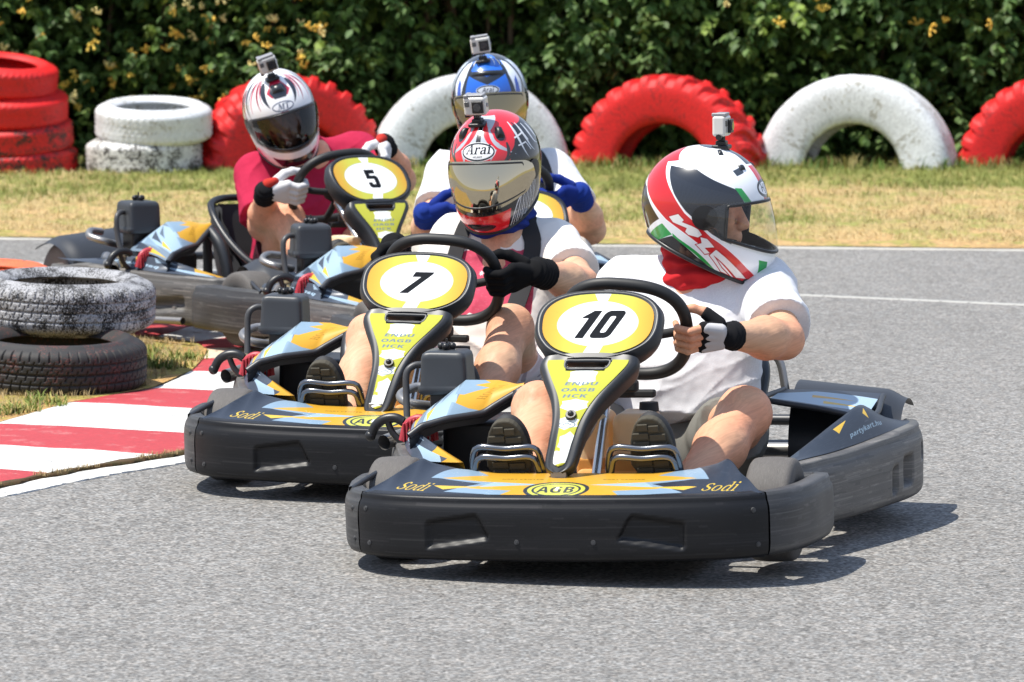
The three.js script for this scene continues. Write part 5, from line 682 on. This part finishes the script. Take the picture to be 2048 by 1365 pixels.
    if (c.glove.trim) part(g, 'glove_trim', meshOf(blend([cap(h.at(0.10, 0.018, -0.02), h.at(0.055, 0.012, -0.034), 0.025, 0.018), cap(h.at(0.105, 0.018, 0.016), h.at(0.085, 0.014, 0.03), 0.022, 0.016)], 0.01), 0.004, 0.012), c.glove.trim);
    if (c.glove.mark) { const a = h.at(0.118, -0.028, -0.015); const mk = part(g, 'glove_badge', c.glove.mark.geo, c.glove.mark.mat); mk.position.set(...mixp(h.W, far, 0.55)); mk.position.z += c.glove.cuffR * 0.99; mk.position.y += 0.005; mk.rotation.set(-0.25, 0.1, -1.15); mk.position.x += 0.004; }
  }
  // scarf
  if (c.scarf) { const ring = []; for (let j = c.scarfLow ? -1 : 0; j < 2; j++) for (let q = 0; q < 10; q++) { const a = (q / 10) * 6.283, b = ((q + 1) / 10) * 6.283, P = (t) => [neck[0] + Math.cos(t) * 0.07, neck[1] + 0.002 + j * 0.03 + 0.012 * Math.sin(t * 2 + j), neck[2] + 0.02 + (j < 0 ? 0.018 : 0) + Math.sin(t) * 0.07]; ring.push(cap(P(a), P(b), 0.026)); } const f = blend(ring, 0.02), ff = (x, y, z) => f(x, y, z) + 0.004 * Math.sin(y * 210 + 5 * nz(x * 12, y * 12, z * 12)); part(o, 'neck_scarf', meshOf(bounds(ff, f), 0.0065), c.scarf); }
  // straps laid on the shirt
  for (const st of c.straps || []) {
    const cur = new THREE.CatmullRomCurve3(st.pts.map((p) => V(p[0], p[1], 0))), hit = (x, y) => { for (let z = 0.12; z > -0.45; z -= 0.004) if (shirtF(x, y, z) < 0) return z; return -0.3; };
    const line = (off) => grid(4, 30, (u, v) => { const p = cur.getPoint(v), t = cur.getTangent(v), x = p.x + (-t.y) * (u - 0.5) * st.w, y = p.y + t.x * (u - 0.5) * st.w; return [x, y, hit(p.x, p.y) * 0.5 + hit(x, y) * 0.5 + off]; });
    const s = part(o, 'strap', merge(line(0.011), line(0.004)), M.strap); if (st.buckle) { const p = cur.getPoint(st.buckle); part(s, 'buckle', rbox(st.w * 1.25, 0.04, 0.016, 0.005, p.x, p.y, hit(p.x, p.y) + 0.014), M.black); }
  }
  if (c.brace) { const B = []; for (const s of [1, -1]) { const i = s > 0 ? 0 : 1; B.push(cap([neck[0] + s * 0.05, neck[1] + 0.0, neck[2] - 0.06], [neck[0] + s * 0.11, neck[1] - 0.02, neck[2] + 0.06], 0.03, 0.032), cap([neck[0] + s * 0.11, neck[1] - 0.02, neck[2] + 0.06], [c.sh[i][0] - s * 0.06, c.sh[i][1] + 0.055, c.sh[i][2] + 0.03], 0.03, 0.028)); } part(o, 'neck_brace', meshOf(blend(B, 0.03), 0.007), M.brace, 'black padded neck brace'); }
  // helmet
  const hg = new THREE.Group(); hg.name = 'helmet'; hg.applyMatrix4(hm); o.add(hg); hg.userData.label = c.helmetLabel; const sc = c.helmetScale || 1; hg.scale.setScalar(sc);
  part(hg, 'shell', HG.shell, phys([1, 1, 1], 0.22, { map: canvasTex(1024, 512, helmetArt[c.art]), clearcoat: 0.8, clearcoatRoughness: 0.06 })); part(hg, 'liner', HG.liner, M.liner); part(hg, 'eyeport_seal', HG.seal, M.black); part(hg, 'bottom_trim', HG.trim, M.black);
  part(hg, 'visor', HG.visor, c.visor); for (const g of HG.pivot) part(hg, 'visor_pivot', g, c.pivot || M.black); if (c.latch) part(hg, 'visor_latch', HG.latch, M.black);
  for (const [a0, a1, e0, e1, of, m] of c.vents) part(hg, 'vent', hpatch(a0, a1, e0, e1, of), m || M.black);
  o.updateMatrixWorld(true);
  // action camera clipped on the helmet: a thing of its own
  const cm = thing('action_camera', c.camLabel, 'action camera', 'action cameras on the helmets'), mm = new THREE.Matrix4(); const el = R(c.cam[1]), az = R(c.cam[0]), tp = hp(az, el, 0.0);
  const cq = new THREE.Quaternion().setFromEuler(new THREE.Euler(R(c.cam[2]), R(c.cam[3] || 0), R(c.cam[4] || 0), 'YXZ')); mm.compose(V(...tp), cq, V(1, 1, 1)); mm.premultiply(hg.matrixWorld); mm.decompose(cm.position, cm.quaternion, cm.scale); cm.scale.setScalar(1.0);
  part(cm, 'base', CAM.base, M.black); part(cm, 'mount_arm', CAM.arm, M.black); part(cm, 'thumb_screw', CAM.screw, M.black); const hs = part(cm, 'housing', CAM.housing, M.housing); part(hs, 'latch', CAM.latch, M.camGrey); const bz = part(cm, 'lens_frame', CAM.frame, M.black); part(bz, 'lens', CAM.lens, M.lens); part(cm, 'screen', CAM.screen, M.camDark); part(cm, 'shutter_button', CAM.button, M.camGrey);
  return o;
}
const CAM = { base: merge(rbox(0.05, 0.012, 0.045, 0.005, 0, 0.001, 0), rbox(0.03, 0.016, 0.028, 0.004, 0, 0.010, 0)), arm: merge(rbox(0.004, 0.024, 0.016, 0.0015, -0.007, 0.026, 0), rbox(0.004, 0.024, 0.016, 0.0015, 0, 0.026, 0), rbox(0.004, 0.024, 0.016, 0.0015, 0.007, 0.026, 0)), screw: merge(cyl([-0.03, 0.028, 0], [0.014, 0.028, 0], 0.003), cyl([-0.035, 0.028, 0], [-0.022, 0.028, 0], 0.008, 0.007, 8)), housing: rbox(0.068, 0.055, 0.036, 0.008, 0, 0.065, 0, 3), latch: merge(rbox(0.05, 0.008, 0.030, 0.003, 0.004, 0.0955, 0), rbox(0.014, 0.010, 0.04, 0.003, -0.024, 0.095, 0)), frame: rbox(0.034, 0.036, 0.010, 0.003, 0.012, 0.064, 0.0215), lens: merge(cyl([0.012, 0.064, 0.026], [0.012, 0.064, 0.0285], 0.0125, 0.0115, 24), cyl([0.012, 0.064, 0.0285], [0.012, 0.064, 0.0288], 0.006, 0.006, 16)), screen: rbox(0.014, 0.015, 0.003, 0.001, -0.022, 0.072, 0.0185), button: cyl([0.0345, 0.066, 0.0], [0.0365, 0.066, 0.0], 0.006, 0.006, 14).translate(0, 0, 0) };
for (const k of ['housing', 'latch', 'frame', 'lens', 'screen', 'button']) CAM[k].translate(0, -0.008, 0);
Object.assign(M, { strap: std([0.022, 0.022, 0.024], 0.85), brace: std([0.03, 0.03, 0.034], 0.6), liner: std([0.03, 0.03, 0.032], 0.9), housing: phys([0.62, 0.60, 0.56], 0.2, { clearcoat: 0.6 }), camGrey: std([0.25, 0.25, 0.26], 0.35), camDark: std([0.10, 0.10, 0.10], 0.25), lens: phys([0.02, 0.02, 0.025], 0.05, { clearcoat: 1 }) });
const clearVisor = phys([0.94, 0.95, 0.94], 0.02, { transmission: 1, thickness: 0, ior: 1.5 }), smokeVisor = phys([0.30, 0.29, 0.28], 0.03, { transmission: 1, thickness: 0, ior: 1.5 }), mirrorVisor = std([0.56, 0.49, 0.36], 0.035, { metalness: 1 }), bronzeVisor = std([0.34, 0.27, 0.16], 0.04, { metalness: 1 });
const ventDark = M.black, ventRed = std([0.55, 0.03, 0.04], 0.3), ventNavy = std([0.02, 0.024, 0.03], 0.3), ventWhite = std([0.75, 0.76, 0.77], 0.3);
const printTex = canvasTex(512, 512, (x, w, h) => { x.fillStyle = '#ebe6e0'; x.fillRect(0, 0, w, h); const r = rng(9); x.fillStyle = '#bd4a60'; x.beginPath(); x.moveTo(118, 190); for (let i = 0; i <= 20; i++) x.lineTo(118 + i * 13.5, 178 + Math.sin(i * 1.3) * 4 + r() * 5 - i * 0.6); x.lineTo(396, 372); for (let i = 0; i < 14; i++) x.lineTo(396 - i * 20, 372 + r() * 16); x.lineTo(114, 370); x.fill(); for (let i = 0; i < 400; i++) { x.fillStyle = `rgba(235,200,205,${r() * 0.2})`; x.fillRect(120 + r() * 270, 190 + r() * 180, 2 + r() * 8, 1 + r() * 2); } for (const [sx, sy, q] of [[262, 232, 12], [300, 236, 13], [330, 258, 14], [168, 240, 9], [210, 250, 10], [345, 300, 10]]) { x.fillStyle = '#f3e6e4'; x.beginPath(); for (let i = 0; i < 14; i++) { const a = (i / 14) * 6.283, rr = i % 2 ? q * 0.4 : q; x.lineTo(sx + Math.cos(a) * rr, sy + Math.sin(a) * rr); } x.fill(); } });
const floralTex = canvasTex(256, 256, (x) => { const r = rng(14); x.fillStyle = '#d9d0cf'; x.fillRect(0, 0, 256, 256); for (let i = 0; i < 90; i++) { x.fillStyle = r() < 0.6 ? '#a39a9d' : '#efe9e7'; x.beginPath(); x.ellipse(r() * 256, r() * 256, 4 + r() * 9, 3 + r() * 6, r() * 3, 0, 7); x.fill(); } });
const badgeTex = canvasTex(128, 64, (x) => { x.fillStyle = '#121214'; x.fillRect(0, 0, 128, 64); x.fillStyle = '#e6cf2c'; x.font = 'bold 46px sans-serif'; x.textAlign = 'center'; x.save(); x.transform(1, 0, -0.2, 1, 10, 0); x.fillText('OMP', 62, 48); x.restore(); });

makeDriver({ hem: 0.135, scarfLow: true, label: 'person in white t-shirt and grey shorts looking aside from kart 10', pose: POSE[10], steer: -0.12, seed: 1, bulk: 1.05, belly: [0.185, 0.20, 0.165], foldDir: -1, skin: 0,
  helmetScale: 1.07, head: { p: [0.184, 0.822, -0.25], yaw: 86, pitch: 5, roll: 0 }, sh: [[0.325, 0.618, -0.28], [-0.055, 0.618, -0.30]], el: [[0.415, 0.500, -0.02], [-0.10, 0.43, -0.04]], grip: [0.02, Math.PI + 0.5, 0, 80],
  hip: [[0.20, 0.175, -0.11], [0.01, 0.175, -0.11]], kn: [[0.335, 0.322, 0.13], [-0.205, 0.335, 0.13]], an: [[0.235, 0.15, 0.53], [-0.165, 0.15, 0.53]], heel: [[0.205, 0.11, 0.585], [-0.165, 0.11, 0.585]], toe: [[0.188, 0.375, 0.665], [-0.178, 0.362, 0.665]],
  shirt: cloth([0.78, 0.78, 0.80]), shorts: cloth([0.19, 0.185, 0.165]), shortsAt: 0.72, sleeve: 0.78, sleeveR: 0.078, scarf: cloth([0.50, 0.02, 0.025]), art: 'tricolor', visor: clearVisor, latch: true, helmetLabel: 'white red black and green full face helmet with clear visor', vents: [[-34, -24, 46, 52, 0.005, ventNavy], [24, 34, 46, 52, 0.005, ventNavy], [-62, -50, 66, 74, 0.006, ventNavy]],
  glove: { bare: true, mat: cloth([0.014, 0.014, 0.016]), panel: cloth([0.55, 0.54, 0.55]), cuff: cloth([0.012, 0.012, 0.014]), cuffR: 0.039, len: 0.06 }, cam: [0, 82, -4, 0, 0], camLabel: 'silver action camera on the white red and green helmet' });
makeDriver({ label: 'person in white shirt with red star print driving kart 7', pose: POSE[7], steer: -0.05, seed: 2, foldDir: 1, skin: 1,
  head: { p: [0.095, 0.850, -0.23], yaw: -7, pitch: 9, roll: 3 }, sh: [[0.275, 0.612, -0.27], [-0.035, 0.620, -0.28]], el: [[0.400, 0.525, -0.01], [-0.10, 0.44, -0.03]], grip: [0.10, Math.PI - 0.1, 12, 78],
  hip: [[0.19, 0.17, -0.11], [0.02, 0.17, -0.11]], kn: [[0.222, 0.408, 0.13], [-0.19, 0.37, 0.13]], an: [[0.205, 0.16, 0.52], [-0.165, 0.15, 0.53]], heel: [[0.195, 0.11, 0.585], [-0.185, 0.11, 0.585]], toe: [[0.188, 0.36, 0.665], [-0.200, 0.345, 0.665]],
  print: true, shirt: phys([0.95, 0.95, 0.95], 0.9, { map: printTex, specularIntensity: 0.25 }), shorts: phys([0.95, 0.95, 0.95], 0.9, { map: floralTex, specularIntensity: 0.25 }), sleeve: 0.66, scarf: cloth([0.02, 0.04, 0.22]), art: 'redflame', visor: mirrorVisor, helmetLabel: 'red and black full face helmet with mirrored visor', vents: [[-40, -27, 42, 56, 0.012, ventDark], [27, 40, 42, 56, 0.012, ventDark], [-12, 12, -47, -43, 0.003, ventDark]],
  straps: [{ w: 0.042, pts: [[0.02, 0.70], [0.005, 0.64], [-0.005, 0.56], [-0.005, 0.46], [0.0, 0.36]], buckle: 0 }, { w: 0.05, pts: [[0.19, 0.69], [0.222, 0.63], [0.215, 0.55], [0.20, 0.46], [0.185, 0.36]], buckle: 0.45 }],
  glove: { mat: cloth([0.010, 0.010, 0.011]), cuff: cloth([0.010, 0.010, 0.011]), cuffR: 0.046, len: 0.20, mark: { geo: new THREE.PlaneGeometry(0.04, 0.02), mat: std([1, 1, 1], 0.8, { map: badgeTex }) } }, cam: [-10, 62, 2, 0, 0], camLabel: 'silver action camera on the red and black helmet' });
makeDriver({ wdy: -0.03, label: 'person in crimson t-shirt leaning over the wheel of kart 5', pose: POSE[5], steer: 0.12, seed: 3, foldDir: -1, skin: 2,
  head: { p: [0.035, 0.768, -0.12], yaw: -20, pitch: 11, roll: 17 }, sh: [[0.40, 0.615, -0.17], [-0.015, 0.540, -0.22]], el: [[0.43, 0.53, 0.08], [-0.105, 0.370, 0.0]], grip: [0.45, Math.PI - 0.05, 40, 0],
  hip: [[0.20, 0.17, -0.11], [0.03, 0.17, -0.11]], kn: [[0.30, 0.36, 0.13], [-0.085, 0.40, 0.13]], an: [[0.21, 0.15, 0.53], [-0.14, 0.15, 0.52]], heel: [[0.195, 0.11, 0.585], [-0.165, 0.11, 0.585]], toe: [[0.188, 0.36, 0.665], [-0.178, 0.345, 0.665]],
  shirt: cloth([0.44, 0.022, 0.065]), shorts: cloth([0.05, 0.012, 0.02]), shortsAt: 0.5, sleeve: 0.82, art: 'redwhite', visor: smokeVisor, helmetLabel: 'white helmet with dark red streaks and smoked visor', vents: [[-12, 12, 44, 56, 0.012, ventNavy]],
  glove: { mat: cloth([0.70, 0.69, 0.69]), cuff: cloth([0.012, 0.012, 0.014]), cuffR: 0.04, len: 0.17, trim: cloth([0.50, 0.04, 0.03]) }, cam: [-4, 70, 0, 0, 4], camLabel: 'silver action camera on the white helmet with dark red streaks' });
makeDriver({ label: 'person in white t-shirt and blue gloves behind the driver of kart 7', pose: POSE[4], steer: 0.1, seed: 4, bulk: 1.06, foldDir: 1, skin: 3,
  head: { p: [0.145, 0.868, -0.25], yaw: -18, pitch: 4, roll: 4 }, sh: [[0.375, 0.605, -0.25], [-0.005, 0.612, -0.26]], el: [[0.43, 0.43, 0.0], [-0.145, 0.425, 0.0]], grip: [0.0, Math.PI + 0.05],
  hip: [[0.20, 0.17, -0.11], [0.02, 0.17, -0.11]], kn: [[0.31, 0.35, 0.13], [-0.165, 0.365, 0.13]], an: [[0.22, 0.15, 0.53], [-0.16, 0.15, 0.53]], heel: [[0.195, 0.11, 0.585], [-0.185, 0.11, 0.585]], toe: [[0.188, 0.36, 0.665], [-0.200, 0.345, 0.665]], long: true,
  shirt: cloth([0.78, 0.78, 0.80]), shorts: cloth([0.62, 0.58, 0.52]), sleeve: 0.6, art: 'blue', visor: bronzeVisor, helmetLabel: 'blue white and black full face helmet with mirrored visor', vents: [[-30, 30, 40, 47, 0.008, ventNavy]], brace: true,
  straps: [{ w: 0.045, pts: [[0.30, 0.70], [0.315, 0.62], [0.305, 0.52], [0.28, 0.42]] }, { w: 0.045, pts: [[0.03, 0.70], [0.02, 0.62], [0.02, 0.52], [0.03, 0.42]] }],
  glove: { mat: cloth([0.014, 0.034, 0.22]), cuff: cloth([0.016, 0.042, 0.25]), cuffR: 0.042, len: 0.24 }, cam: [-10, 66, 0, 0, 5], camLabel: 'silver action camera on the blue helmet' });
renderer.render(scene, camera);
